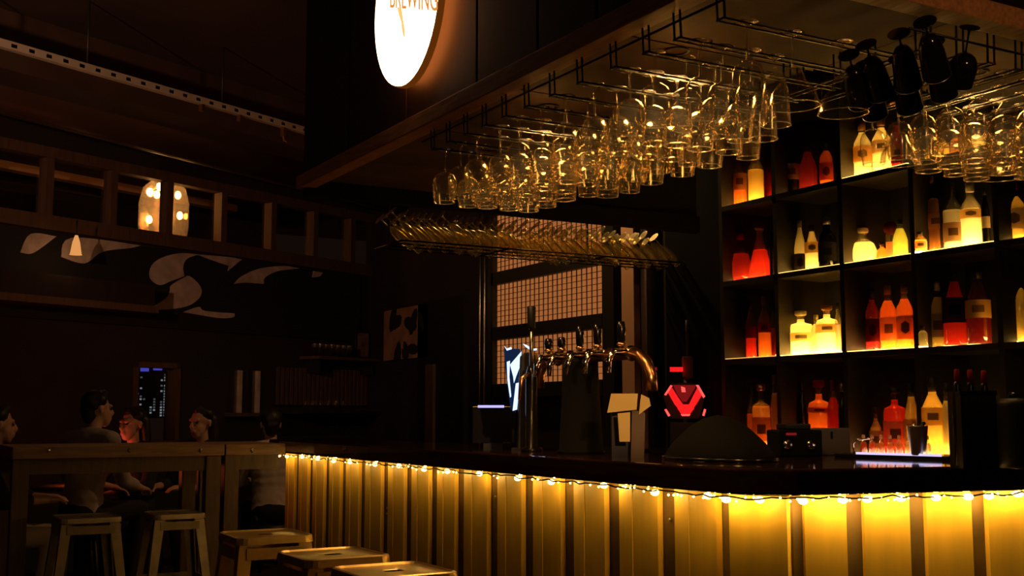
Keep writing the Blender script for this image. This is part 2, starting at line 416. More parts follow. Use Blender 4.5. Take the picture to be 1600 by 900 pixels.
obj('inner_panel', G().box((2.85, 2.88, CZ + 0.03), (4.98, 2.9, CEIL - 0.01)), M['fascia'], cn)

# ------------------------------------------------------------------ added downlights in the soffit, to brighten the glasses and bar
def added_downlight(x, y, watts, lab):
    t = thing('added_downlight', lab, 'light', (x, y, CZ + 0.03), group=None)
    obj('ring', G().lathe([(0.035, -0.004), (0.045, -0.004), (0.045, 0.0), (0.035, 0.0)], 20, caps=False), M['black'], t)
    lamp('added_downlight_lamp', (0, 0, -0.012), watts * K_CAN, (1.0, 0.52, 0.15), 0.09, t, 'SPOT', radians(150))
    return t
added_downlight(2.3, 2.95, 11, 'added small round lamp in the canopy soffit above the nearest glasses')
added_downlight(2.3, 3.75, 6, 'added small round lamp in the canopy soffit above the middle glasses')
added_downlight(2.45, 4.5, 8, 'added small round lamp in the canopy soffit behind all the glasses')
added_downlight(3.35, 2.62, 5, 'added small round lamp in the canopy soffit above the right glasses')

ct = thing('added_ceiling_spotlight', 'added warm ceiling spotlight above the slanted far glasses', 'light', (4.3, 7.1, CEIL))  # added spotlight that brightens the far glasses and the posts
obj('can', G().lathe([(0.05, -0.12), (0.055, -0.12), (0.055, 0.0), (0.0, 0.0)], 20, caps=False), M['black'], ct)
lamp('added_ceiling_spotlight_lamp', (0, 0, -0.13), 62, (1.0, 0.58, 0.23), 0.06, ct, 'SPOT', radians(150))
# ================================================================== HANGING GLASS RACKS
RZ = 2.31
def rail_unit(p, q, gap, closed_at_p=True):
    """one U-shaped wire rail from p to q (world), two wires gap apart"""
    p = Vector(p); q = Vector(q); d = (q - p).normalized(); s = d.cross(Vector((0, 0, 1))) * (gap / 2)
    g = G(); g.tube([q + s, p + s, p - s, q - s], 0.0035, 5)
    for c in (s, -s):
        g.tube([p + c + d * 0.004, p + c + Vector((0, 0, CZ + 0.03 - RZ))], 0.0035, 5)
        g.tube([q + c, q + c + Vector((0, 0, CZ + 0.03 - RZ))], 0.0035, 5)
    return g
left_rails = [2.37, 2.56, 2.71, 2.88, 3.07, 3.24, 3.41, 3.57, 3.72, 3.87, 4.02, 4.16]
rk = thing('glass_rack', 'black wire stemware rack hanging under the left arm of the canopy', 'rack', (0, 0, 0))
for y in left_rails:
    obj('rail', rail_unit((2.0, y, RZ), (2.78, y, RZ), 0.03), M['wire'], rk)
obj('side_rod', G().tube([(2.0, 2.3, RZ + 0.05), (2.0, 4.25, RZ + 0.05)], 0.004), M['wire'], rk)
right_rails = [2.70, 2.84, 2.98, 3.11, 3.24, 3.37, 3.50, 3.63]
rk2 = thing('glass_rack', 'black wire stemware rack hanging under the front arm of the canopy', 'rack', (0, 0, 0))
for x in right_rails:
    obj('rail', rail_unit((x, 2.27, RZ), (x, 2.86, RZ), 0.03), M['wire'], rk2)
obj('side_rod', G().tube([(2.62, 2.27, RZ + 0.05), (3.75, 2.27, RZ + 0.05)], 0.004), M['wire'], rk2)

# glass kinds: profiles measured downwards from the foot (z = 0 at the rail)
def glass_meshes(kind):
    if kind == 'wine':
        bowl = [(0.005, -0.100), (0.020, -0.104), (0.034, -0.115), (0.042, -0.134), (0.044, -0.158), (0.041, -0.188), (0.037, -0.222)]
    elif kind == 'balloon':
        bowl = [(0.005, -0.092), (0.022, -0.096), (0.038, -0.108), (0.048, -0.127), (0.051, -0.150), (0.048, -0.185), (0.043, -0.222)]
    elif kind == 'margarita':
        bowl = [(0.005, -0.095), (0.020, -0.099), (0.031, -0.115), (0.036, -0.135), (0.050, -0.150), (0.064, -0.172), (0.072, -0.205)]
    elif kind == 'flute':
        bowl = [(0.004, -0.075), (0.014, -0.085), (0.024, -0.110), (0.028, -0.150), (0.028, -0.200), (0.025, -0.245)]
    else:   # goblet
        bowl = [(0.007, -0.045), (0.022, -0.052), (0.034, -0.075), (0.040, -0.110), (0.043, -0.160), (0.045, -0.205)]
    top = bowl[0][1]
    b = G().lathe(bowl, 20, caps=False)
    rim_r, rim_z = bowl[-1]
    m = G().lathe([(rim_r + 0.0014 * cos(t), rim_z + 0.0014 * sin(t)) for t in [2 * pi * k / 6 for k in range(7)]], 20, caps=False)
    s = G().lathe([(0.008, -0.004), (0.004, -0.014), (0.0034, (top - 0.014) / 2), (0.0036, top + 0.012), (bowl[0][0], top)], 8, caps=False)
    f = G().lathe([(0.036, 0.002), (0.037, 0.0035), (0.030, 0.002), (0.010, -0.002), (0.006, -0.006)], 20, caps=False)
    f.lathe([(0.036, 0.0045), (0.0005, 0.0045)], 20, caps=False)
    return b.mesh('bowl'), s.mesh('stem'), f.mesh('foot'), m.mesh('rim')
GM = {k: glass_meshes(k) for k in ('wine', 'balloon', 'margarita', 'flute', 'goblet')}
def hang_glass(name, kind, loc, label, group, mat, rot=(0, 0, 0), cat='glass', scale=1.0):
    t = thing(name, label, cat, loc, rot, group)
    t.scale = (scale,) * 3
    for nm, me in zip(('bowl', 'stem', 'foot', 'rim'), GM[kind]):
        o = obj(nm, me, None, t)
        if not me.materials: me.materials.append(mat)
        o.material_slots[0].link = 'OBJECT'; o.material_slots[0].material = (M['glassrim'] if mat is M['wglass'] else M['steel']) if nm == 'rim' or (nm == 'foot' and mat is M['wglass']) else mat
    return t
NK = {'wine': 'slim wine glass', 'balloon': 'round wine glass', 'margarita': 'wide margarita glass', 'goblet': 'short-stemmed goblet'}
rng = random.Random(3)
for i, y in enumerate(left_rails):
    if i == 0: items = [(2.09, 'wine'), (2.26, 'margarita'), (2.44, 'margarita')]
    elif i == 1: items = [(2.08, 'wine'), (2.17, 'wine'), (2.27, 'balloon'), (2.37, 'goblet')]
    elif i == 2: items = [(2.00 + 0.03, 'balloon'), (2.145, 'balloon'), (2.26, 'wine'), (2.36, 'wine'), (2.46, 'goblet')]
    else: items = [(2.06 + 0.098 * k + rng.uniform(-0.008, 0.008), 'balloon' if (k * 7 + i * 3) % 4 else 'wine') for k in range(6 if i < 9 else 5)]
    for k, (x, kd) in enumerate(items):
        where = f'{ORD[k + 1]} from the edge on the {ORD[i + 1]} rail from front, left rack'
        hang_glass('wine_glass' if kd in ('wine', 'balloon') else kd + '_glass', kd, (x, y + rng.uniform(-0.01, 0.01), RZ), f'{NK[kd]} {where}', 'glasses hanging in the left rack', M['wglass'],
                   (rng.uniform(-0.02, 0.02), rng.uniform(-0.02, 0.02), 0), scale=1.0 if kd != 'balloon' else 0.97)
for i, x in enumerate(right_rails):
    for k in range(5):
        y = 2.33 + 0.105 * k + rng.uniform(-0.012, 0.012)
        where = f'{ORD[k + 1]} from front on the {ORD[i - 1]} rail from left, right rack'
        if i < 2: continue
        else:
            kd = ['balloon', 'wine', 'balloon', 'margarita'][(i + 2 * k) % 4] if i > 2 else 'wine'
            if kd == 'margarita' and k % 2: kd = 'balloon'
            hang_glass('wine_glass' if kd != 'margarita' else 'margarita_glass', kd, (x, y, RZ), f'{NK[kd]} {where}', 'glasses hanging in the right rack', M['wglass'],
                       (rng.uniform(-0.02, 0.02), rng.uniform(-0.02, 0.02), 0))
gob = [(1378, 150, 2.15), (1420, 135, 2.15), (1464, 118, 2.15), (1368, 180, 2.12), (1422, 170, 2.12), (1476, 150, 2.13), (1346, 162, 2.14)]
from mathutils import Euler
def goblet_at(rim, e, sc, kind, label):
    e = Euler(e); hgt = {'goblet': 0.205, 'balloon': 0.22}[kind] * sc
    hang_glass('black_goblet', kind, rim - e.to_matrix() @ Vector((0, 0, -hgt)), label, 'black goblets hanging in the right rack', M['smoked'], tuple(e), 'goblet', sc)
GPOS = ['left one of the upper row', 'middle one of the upper row', 'right one of the upper row', 'left one of the lower row', 'middle one of the lower row', 'right one of the lower row', 'leftmost of all the black goblets']
for k, (u, v, z) in enumerate(gob):
    goblet_at(on(u, v, z=z), (0.35 + rng.uniform(-0.06, 0.06), -0.75 + rng.uniform(-0.08, 0.08), 0), 0.82, 'goblet', f'glossy black goblet hanging at a tilt, {GPOS[k]}')
goblet_at(on(1500, 135, z=2.16), (0.5, -0.35, 0), 0.75, 'balloon', 'large black goblet tilted sideways at the front of the black goblets')
# far rack with glasses lying at a slant
fr = thing('slanted_glass_rack', 'far wire rack of slanted glasses hanging past the canopy end', 'rack', (0, 0, 0))
for y in (5.92, 6.04, 6.16, 6.28):
    obj('rail', G().tube([(2.66, y, 2.215), (4.72, y, 2.215)], 0.005), M['wire'], fr)
for x in (2.66, 3.34, 4.03, 4.72):
    obj('cross_bar', G().tube([(x, 5.9, 2.212), (x, 6.3, 2.212)], 0.006), M['wire'], fr)
    obj('hanger_rod', G().tube([(x, 6.1, 2.21), (x, 6.1, CEIL)], 0.005), M['wire'], fr)
for r, y in enumerate((5.98, 6.1, 6.22)):
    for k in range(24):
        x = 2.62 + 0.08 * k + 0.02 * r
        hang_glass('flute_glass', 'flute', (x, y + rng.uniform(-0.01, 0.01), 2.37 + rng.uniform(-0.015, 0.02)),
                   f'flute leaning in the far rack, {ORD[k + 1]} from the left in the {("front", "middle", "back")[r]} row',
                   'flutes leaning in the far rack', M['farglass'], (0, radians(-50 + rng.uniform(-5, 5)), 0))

# ================================================================== BAR COUNTER
ZB, ZU = 1.07, 0.985
A12 = radians(-12)
dr = Vector((cos(A12), sin(A12), 0)); nr = Vector((-sin(A12), cos(A12), 0))
c0 = Vector((2.52, 2.98, 0)); c1 = Vector((2.66, 2.82, 0))
YE = 7.78
r_end = c1 + dr * 1.5
bar = thing('bar_counter', 'long corner bar with dark wooden top and golden corrugated front lit from above', 'bar', (0, 0, 0))
inner = [r_end + nr * 1.1, c1 + nr * 1.1 + dr * 0.62, Vector((3.12, 4.15, 0)), Vector((3.12, YE, 0))]
poly = [Vector((2.52, YE, 0)), c0, c1, r_end] + inner
obj('top', G().prism([(p.x, p.y) for p in poly], ZB - ZU, Matrix.Translation((0, 0, ZU))), M['bartop'], bar, bevel=0.008)
def inset(p, k): return p
core = [Vector((2.66, YE - 0.03, 0)), Vector((2.66, 3.0, 0)), Vector((2.74, 2.93, 0)), r_end + nr * 0.14, r_end + nr * 0.8, c1 + nr * 0.8 + dr * 0.7, Vector((3.05, 4.1, 0)), Vector((3.05, YE - 0.03, 0))]
obj('core', G().prism([(p.x, p.y) for p in core], ZU, Matrix.Translation((0, 0, 0.0))), M['recess'], bar)
def board(a, b, nrm):
    """a folded board from a to b (floor points), front proud along nrm, with a shallow step"""
    d = (b - a); L = d.length; d.normalize()
    prof = [(0, 0), (0.006, 0.022), (L * 0.36, 0.023), (L * 0.365, 0.0205), (L - 0.006, 0.0205), (L, 0)]
    mx = Matrix(((d.x, nrm.x, 0, a.x), (d.y, nrm.y, 0, a.y), (0, 0, 1, 0.06), (0, 0, 0, 1)))
    return G().prism(prof, ZU - 0.065, mx)
sY = [7.54, 7.265, 6.97, 6.69, 6.39, 6.062, 5.751, 5.442, 5.144, 4.807, 4.486, 4.156, 3.829, 3.479, 3.142]
strips_left = sY
for a, b in zip(sY[:-1], sY[1:]):
    obj('board', board(Vector((2.655, a - 0.046, 0)), Vector((2.655, b + 0.046, 0)), Vector((-1, 0, 0))), M['board'], bar)
obj('board', board(Vector((2.655, YE - 0.03, 0)), Vector((2.655, sY[0] + 0.03, 0)), Vector((-1, 0, 0))), M['board'], bar)
fr0 = c1 + nr * 0.138 + dr * 0.05
sR = [0.12, 0.35, 0.60, 0.855, 1.11, 1.36, 1.61, 1.86]
for a, b in zip(sR[:-1], sR[1:]):
    obj('board', board(c1 + nr * 0.138 + dr * (a + 0.028 - 0.06), c1 + nr * 0.138 + dr * (b - 0.028 - 0.06), -nr), M['board'], bar)
obj('corner_post', G().prism([(2.612, 3.10), (2.70, 2.915), (2.76, 2.95), (2.68, 3.12)], ZU - 0.06, Matrix.Translation((0, 0, 0.05))), M['board'], bar)
obj('kick_board', G().box((2.63, 3.05, 0), (2.665, YE - 0.03, 0.08)), M['black'], bar)
# screws on the recess strips
for y, z in ((sY[5], 0.72), (sY[5], 0.69), (sY[9], 0.86), (sY[13], 0.86), (3.06, 0.90)):
    obj('screw', G().lathe([(0.006, -0.003), (0.006, 0.003)], 8, Matrix.Translation((2.652, y, z)) @ Matrix.Rotation(pi / 2, 4, 'Y')), M['steel'], bar)

# ------------------------------------------------------------------ fairy lights under the bar top
fl = thing('fairy_lights', 'string of warm fairy lights fixed under the bar top edge', 'string lights', (0, 0, 0))
path = [Vector((2.54, YE - 0.05, ZU - 0.012)), Vector((2.54, 2.995, ZU - 0.012)), Vector((2.67, 2.845, ZU - 0.012)), r_end - nr * 0.0 + nr * 0.025 + Vector((0, 0, ZU - 0.012))]
def walk(path, t):
    for a, b in zip(path[:-1], path[1:]):
        L = (b - a).length
        if t <= L: return a + (b - a) * (t / L)
        t -= L
    return path[-1]
tot = sum((b - a).length for a, b in zip(path[:-1], path[1:]))
cab = [walk(path, tot * k / 160) + Vector((0, 0, rng.uniform(-0.006, 0.006))) for k in range(161)]
obj('cable', G().tube(cab, 0.003, 5), M['black'], fl)
bm_ = G().ball((0, 0, 0), 0.004, 5).mesh('bulb'); bm_.materials.append(M['bulb'])
bm_big = G().ball((0, 0, 0), 0.0115, 6, sc=(1, 1.9, 1)).mesh('bulb_cluster'); bm_big.materials.append(M['bulb'])
t = 0.05
while t < tot - 0.02:
    p = walk(path, t)
    near = t > 4.0
    if rng.random() < (0.62 if not near else 0.8):
        o = obj('bulb', bm_, None, fl, p + Vector((rng.uniform(-0.006, 0.006), 0, rng.uniform(-0.012, 0.004))))
    t += 0.028 if near else 0.05
lights = [(Vector((2.575, y, ZU - 0.02)), 1.0 + 0.9 * max(0.0, (5.5 - y) / 2.4)) for y in sY + [7.72]] + [(c1 + nr * 0.045 + dr * (s - 0.06) + Vector((0, 0, ZU - 0.02)), 2.3) for s in sR] + [(Vector((2.612, 2.965, ZU - 0.02)), 2.0), (Vector((2.568, 3.06, ZU - 0.02)), 1.6)]
lights += [(c1 + nr * 0.045 + dr * (s + 0.07) + Vector((0, 0, ZU - 0.02)), 2.0) for s in sR]
for p, k in lights:
    q = p + Vector((rng.uniform(-0.008, 0.008), rng.uniform(-0.03, 0.03), rng.uniform(-0.004, 0.004)))
    obj('bulb_cluster', bm_big, None, fl, q)
    lamp('fairy_lamp', q + Vector((0, 0, -0.006)), K_STRING * k * rng.uniform(0.75, 1.25), (1.0, 0.60, 0.13), 0.01, fl)

# ================================================================== BACK BAR: SHELVES
SX0, SX1 = 4.60, 4.96
shelf_z = [2.475, 2.013, 1.541]
ub = [on(u, 450, x=SX0).y for u in (1125, 1210, 1313, 1425, 1556, 1690)]       # uprights, far to near
bb_ = thing('back_bar', 'tall dark back bar with glowing amber light shelves on the right wall', 'shelving', (0, 0, 0))
obj('back_panel', G().box((4.965, ub[-1], 0.95), (4.99, ub[0] + 0.02, 2.95)), M['black'], bb_)
for i, y in enumerate(ub):
    wd = 0.03
    obj('upright', G().box((SX0, y - wd, 1.0), (SX1, y, 2.95 if i != 3 else 2.475)), M['baydark'], bb_)
for z in shelf_z:
    for a, b in zip(ub[:-1], ub[1:]):
        obj('shelf', G().box((SX0 - 0.005, b + 0.001, z), (SX1, a - 0.031, z + 0.03)), M['baydark'], bb_)
obj('post_block', G().box((4.72, ub[3] - 0.16, 2.045), (SX1, ub[3] - 0.03, 2.50)), M['black'], bb_)
obj('cabinet', G().box((SX0 - 0.13, 3.0, 0), (SX1, 6.3, 0.98)), M['black'], bb_)
obj('counter_top', G().box((SX0 - 0.15, 3.0, 0.98), (SX1 + 0.02, 6.32, 1.02)), M['bartop'], bb_)
bays = [(a, b) for a, b in zip(ub[:-1], ub[1:])]
level = {0: [1.2, 0.5, 2.6, 1.0, 1.0], 1: [0.5, 1.6, 1.8, 2.8, 2.4], 2: [0.7, 3.4, 2.4, 0.22, 2.2], 3: [1.6, 1.5, 1.2, 3.0, 0.3]}
tops = [z + 0.03 for z in shelf_z] + [1.02]
for s in range(4):
    for k, (a, b) in enumerate(bays):
        lv = level[s][k] * K_SHELF
        wd = 0.032
        if (s, k) in ((1, 1), (2, 1), (2, 2), (1, 2), (0, 2), (1, 3), (2, 0)):
            obj('light_strip', G().box((SX0 + 0.004, b + 0.004, tops[s]), (SX0 + 0.014, a - wd, tops[s] + 0.005)), emit('light_strip', (1.0, 0.52, 0.10), level[s][k] * 1.6), bb_)

# ------------------------------------------------------------------ bottles
SP = {}
def sp(col, trans=0.25):
    k = (col, trans)
    if k not in SP: SP[k] = spirit('drink', col, trans)
    return SP[k]
COLS = {'amber': (0.85, 0.33, 0.05), 'red': (0.75, 0.03, 0.015), 'orange': (0.95, 0.2, 0.02), 'yellow': (0.95, 0.62, 0.13), 'pale': (0.98, 0.85, 0.45),
        'clear': (0.98, 0.88, 0.62), 'dark': (0.03, 0.012, 0.008), 'black': (0.01, 0.008, 0.008), 'darkred': (0.25, 0.01, 0.012), 'green': (0.75, 0.75, 0.15), 'brown': (0.55, 0.22, 0.06)}
LABC = {}
def flat(col):
    if col not in LABC: LABC[col] = spirit('paper', col, 0.02, 0.72)
    return LABC[col]
PK = {}
def puck(v):
    v = round(v * 4) / 4 or 0.25
    if v not in PK: PK[v] = emit('light_puck', (1.0, 0.58, 0.13), v * K_SHELF)
    return PK[v]
PROF = {   # (radius, height) fractions; radius of the body = 1
    'round': [(0.95, 0.0), (1, 0.02), (1, 0.56), (0.92, 0.63), (0.6, 0.72), (0.38, 0.78), (0.34, 0.93), (0.38, 0.94), (0.38, 0.96)],
    'slope': [(0.95, 0.0), (1, 0.02), (1, 0.45), (0.8, 0.6), (0.5, 0.74), (0.36, 0.84), (0.33, 0.94), (0.37, 0.95), (0.37, 0.97)],
    'flask': [(0.8, 0.0), (0.98, 0.06), (1, 0.2), (0.97, 0.38), (0.8, 0.55), (0.45, 0.66), (0.3, 0.7), (0.28, 0.84), (0.33, 0.85), (0.33, 0.88)],
    'cone': [(0.98, 0.0), (1, 0.04), (0.92, 0.2), (0.62, 0.48), (0.36, 0.66), (0.26, 0.76), (0.26, 0.86), (0.3, 0.87), (0.3, 0.9)],
    'square': [(0.97, 0.0), (1, 0.02), (1, 0.62), (0.9, 0.68), (0.42, 0.72), (0.36, 0.76), (0.36, 0.88), (0.42, 0.89), (0.42, 0.91)],
    'slim': [(0.95, 0.0), (1, 0.02), (1, 0.62), (0.85, 0.7), (0.5, 0.78), (0.45, 0.94), (0.5, 0.95), (0.5, 0.97)],
}
def bottle(u, vtop, wpx, s, prof, col, label, lab=None, cap='black', fill=0.75, X=4.74, vlab=(0.14, 0.5), name='bottle', trans=0.25, group=None, zbase=None, glow=1.0):
    zb = (tops[s] + 0.0085) if zbase is None else zbase
    P = on(u, 500, x=X); Y = P.y
    pt = on(u, vtop, x=X); H = max(0.1, pt.z - zb)
    r = wpx / px_per_m((X, Y, zb + 0.1)) / 2
    t = thing(name, label, 'bottle', (X, Y, zb), group=group or f'bottles on the {("top", "second", "third", "lowest")[s]} back-bar shelf')
    n = 4 if prof == 'square' else 16
    if zbase is None:
        k_ = next((k for k, (a, b) in enumerate(bays) if b <= Y <= a), 4)
        pk = obj('light_puck', G().lathe([(r * 0.98, 0), (r * 0.98, 0.0075), (0.0001, 0.008)], 16), puck(level[s][k_] * glow), bb_, (X, Y, tops[s]))
    def lat(pr, n_=n):
        if n_ == 4:
            # a square bottle: rounded-square cross sections
            vs = []; fs = []; nn = 16
            for rr, zz in pr:
                for k in range(nn):
                    a = 2 * pi * (k + 0.5) / nn; e = (abs(cos(a)) ** 6 + abs(sin(a)) ** 6) ** (-1 / 6) if rr > 0.6 * r else 1
                    vs.append((rr * e * cos(a) * 0.9, rr * e * sin(a) * 0.98, zz))
            for i in range(len(pr) - 1):
                for k in range(nn):
                    k2 = (k + 1) % nn; fs.append((i * nn + k, i * nn + k2, (i + 1) * nn + k2, (i + 1) * nn + k))
            return G().add(vs, fs, True)
        return G().lathe(pr, 16, caps=False)
    P_ = [(a * r, b * H) for a, b in PROF[prof]]
    opaque = col in ('black', 'dark')
    obj('glass_body', lat(P_), M['blackgloss'] if opaque else M['bottleglass'], t)
    if not opaque:
        zf = fill * H * 0.95; pr = []
        for (a, b), (a2, b2) in zip(PROF[prof][:-1], PROF[prof][1:]):
            z0, z1 = b * H, b2 * H
            if z0 <= zf: pr.append((a * r * 0.94, z0 + 0.002))
            if z0 <= zf < z1:
                f = (zf - z0) / (z1 - z0); pr.append(((a + (a2 - a) * f) * r * 0.94, zf)); break
        pr.append((0.0001, pr[-1][1] + 0.0005))
        obj('drink', lat(pr), sp(COLS[col], trans), t)
    if lab:
        z0, z1 = vlab[0] * H, vlab[1] * H
        g = G()
        if prof == 'square': lg = lat([(r * 1.015, z0), (r * 1.015, z1)])
        else: lg = G().lathe([(r * 1.012 if prof != 'cone' else r * 0.9, z0), (r * 1.012 if prof != 'cone' else r * 0.7, z1)], 16, caps=False)
        obj('paper_label', lg, flat(lab), t)
        if wpx > 18:
            mk = []; mf = []; zc, zh = (z0 + z1) / 2, (z1 - z0) * 0.28; ac = atan2(-Y, -X)
            for i in range(7):
                a_ = ac + (i - 3) * 0.16
                hh_ = zh * (1.0 - 0.45 * abs(i - 3) / 3) if len(label) % 2 else zh * 0.7
                rr = r * (1.035 if prof != 'cone' else 0.9) * (1.0 if prof != 'square' else (abs(cos(a_)) ** 6 + abs(sin(a_)) ** 6) ** (-1 / 6))
                mk += [(rr * cos(a_), rr * sin(a_), zc - hh_), (rr * cos(a_), rr * sin(a_), zc + hh_)]
            for i in range(6): mf.append((2 * i, 2 * i + 2, 2 * i + 3, 2 * i + 1))
            obj('label_print', G().add(mk, mf, True), flat(tuple(c * 0.3 for c in lab)), t)
    rn, zn = P_[-1]
    ch = H - zn
    capm = {'black': M['black'], 'white': flat((0.7, 0.6, 0.4)), 'red': flat((0.4, 0.03, 0.02)), 'wood': flat((0.45, 0.22, 0.09)), 'silver': M['steel'], 'gold': M['copper']}[cap]
    g = G()
    if prof in ('flask', 'cone', 'square'):
        g.lathe([(rn * 1.05, zn - 0.004), (rn * 1.3, zn + 0.002), (rn * 1.3, H - 0.003), (rn * 1.1, H)], 12)
    else:
        g.lathe([(rn * 1.08, zn - 0.10 * H), (rn * 1.1, H - 0.002), (rn * 0.9, H)], 12)
    obj('cap', g, capm, t)
    return t
CR, RD, DK, YL = (0.72, 0.55, 0.3), (0.5, 0.06, 0.03), (0.02, 0.015, 0.015), (0.8, 0.5, 0.12)
# top shelf
bottle(1160, 236, 23, 0, 'round', 'orange', 'orange-red bottle with pale label and black cap, leftmost on the top shelf', (0.5, 0.25, 0.12), 'black', 0.5, vlab=(0.3, 0.6))
bottle(1186, 228, 25, 0, 'round', 'yellow', 'glowing yellow bottle with black cap beside the tall red tube on the top shelf', None, 'black', 0.62)
rt = thing('gift_tube', 'tall slim dark red tube standing between bottles on the top shelf', 'box', (4.74, on(1205, 500, x=4.74).y, tops[0] + 0.0085))
hh = on(1205, 205, x=4.74).z - tops[0]
obj('tube_body', G().lathe([(0.021, 0), (0.021, hh - 0.02)], 16), flat((0.22, 0.012, 0.01)), rt)
obj('lid', G().lathe([(0.022, hh - 0.02), (0.022, hh), (0.018, hh + 0.002)], 16), flat((0.1, 0.01, 0.01)), rt)
bottle(1220, 272, 17, 0, 'slope', 'amber', 'small amber bottle right of the tall red tube on the top shelf', None, 'black', 0.6)
bottle(1243, 226, 25, 0, 'round', 'dark', 'dark bottle with a wide cream label on the top shelf', CR, 'black', vlab=(0.3, 0.62))
bottle(1269, 222, 29, 0, 'slope', 'darkred', 'dark red round-shouldered bottle in the middle of the top shelf', None, 'black', 0.85, trans=0.3)
bottle(1298, 216, 21, 0, 'round', 'orange', 'orange-red bottle with a plain red label on the top shelf', (0.6, 0.1, 0.03), 'black', 0.8)
bottle(1328, 200, 25, 0, 'round', 'yellow', 'amber-yellow bottle with a patterned tan label on the top shelf', (0.55, 0.3, 0.08), 'wood', 0.85, vlab=(0.2, 0.58))
bottle(1356, 188, 29, 0, 'round', 'pale', 'bright yellow bottle with red flowers on its label, top shelf', (0.85, 0.45, 0.12), 'wood', 0.85, vlab=(0.28, 0.56))
bottle(1387, 180, 30, 0, 'round', 'pale', 'brightest pale yellow bottle with a red round label, top shelf', (0.8, 0.5, 0.2), 'wood', 0.85, vlab=(0.36, 0.58))
bottle(1411, 182, 19, 0, 'slim', 'darkred', 'slim dark red bottle at the end of the top shelf beside the post', (0.3, 0.02, 0.015), 'black', 0.9)
for k, (u, vt, w_, c) in enumerate(((1482, 208, 24, 'yellow'), (1510, 200, 26, 'amber'), (1540, 196, 24, 'pale'), (1592, 190, 28, 'amber'))):
    bottle(u, vt, w_, 0, 'round', c, f'{("yellow", "amber", "pale", "broad amber")[k]} bottle behind the right hanging glasses on the top shelf', YL if k % 2 else None, 'black', 0.7)
bw = thing('glass_bowl', 'ribbed clear glass tumbler standing on the dark post top', 'glass', (4.72, on(1441, 250, x=4.72).y, 2.505))
obj('bowl_wall', G().lathe([(0.001, 0.004), (0.042, 0.004), (0.046, 0.05), (0.048, 0.11)], 24, caps=False), M['wglass'], bw)
for k in range(12):
    a = 2 * pi * k / 12
    obj('rib', G().tube([(0.045 * cos(a), 0.045 * sin(a), 0.01), (0.049 * cos(a), 0.049 * sin(a), 0.1)], 0.003, 4), M['wglass'], bw)
# second shelf
bottle(1137, 392, 21, 1, 'round', 'red', 'small dark red bottle at the left end of the second shelf', None, 'black', 0.7)
bottle(1158, 364, 36, 1, 'flask', 'red', 'red round decanter with a stopper, left on the second shelf', None, 'red', 0.6)
bottle(1190, 349, 38, 1, 'cone', 'red', 'red cone-shaped bottle with a tall tan stopper on the second shelf', None, 'wood', 0.55)
bottle(1209, 352, 9, 1, 'slim', 'black', 'very slim black bottle beside the red cone bottle on the second shelf', None, 'black')
bottle(1230, 354, 26, 1, 'square', 'yellow', 'square yellow bottle with reddish stopper on the second shelf', None, 'red', 0.7)
bottle(1253, 344, 19, 1, 'slope', 'pale', 'pale yellow long-necked bottle with black lower label on the second shelf', DK, 'white', 0.9, vlab=(0.02, 0.36))
bottle(1272, 351, 23, 1, 'slope', 'pale', 'pale bottle with yellow label above a dark base on the second shelf', YL, 'black', 0.9, vlab=(0.38, 0.62))
bottle(1296, 339, 28, 1, 'round', 'black', 'black bottle with a silver neck at the bay end of the second shelf', (0.03, 0.025, 0.025), 'silver')
bottle(1352, 356, 44, 1, 'flask', 'pale', 'glowing round pale flask with a white cap alone on the second shelf', None, 'white', 0.62)
bottle(1382, 390, 20, 1, 'flask', 'orange', 'small orange flask right of the glowing round flask on the second shelf', None, 'black', 0.8)
sb = bottle(1396, 347, 15, 1, 'slim', 'brown', 'narrow brown bottle with a dark red ball stopper on the second shelf', None, 'red', 0.5)
obj('ball_stopper', G().ball((0, 0, on(1396, 358, x=4.74).z - tops[1]), 0.036, 10), flat((0.18, 0.03, 0.02)), sb)
bottle(1411, 342, 24, 1, 'slope', 'green', 'glowing yellow-green bottle beside the post on the second shelf', None, 'black', 0.8)
bottle(1443, 372, 19, 1, 'round', 'amber', 'small amber bottle with pale label right of the post, second shelf', CR, 'black', 0.6, X=4.625)
bottle(1468, 274, 27, 1, 'square', 'amber', 'tall amber square bottle with wooden stopper on the second shelf', (0.5, 0.25, 0.08), 'wood', 0.8, vlab=(0.3, 0.5))
bottle(1495, 284, 30, 1, 'round', 'clear', 'clear bottle with amber neck label and grey body label, second shelf', (0.35, 0.2, 0.09), 'black', 0.62, vlab=(0.12, 0.40))
bottle(1524, 284, 32, 1, 'round', 'clear', 'clear round-shouldered bottle with wide yellow label band, second shelf', YL, 'white', 0.62, vlab=(0.44, 0.58))
bottle(1547, 292, 13, 1, 'slim', 'dark', 'slim dark bottle with white label beside the grey upright, second shelf', (0.7, 0.6, 0.4), 'black', vlab=(0.3, 0.5))
bottle(1592, 284, 34, 1, 'round', 'yellow', 'big amber bottle with white label at the right frame edge, second shelf', (0.8, 0.6, 0.3), 'red', 0.8, vlab=(0.2, 0.55))
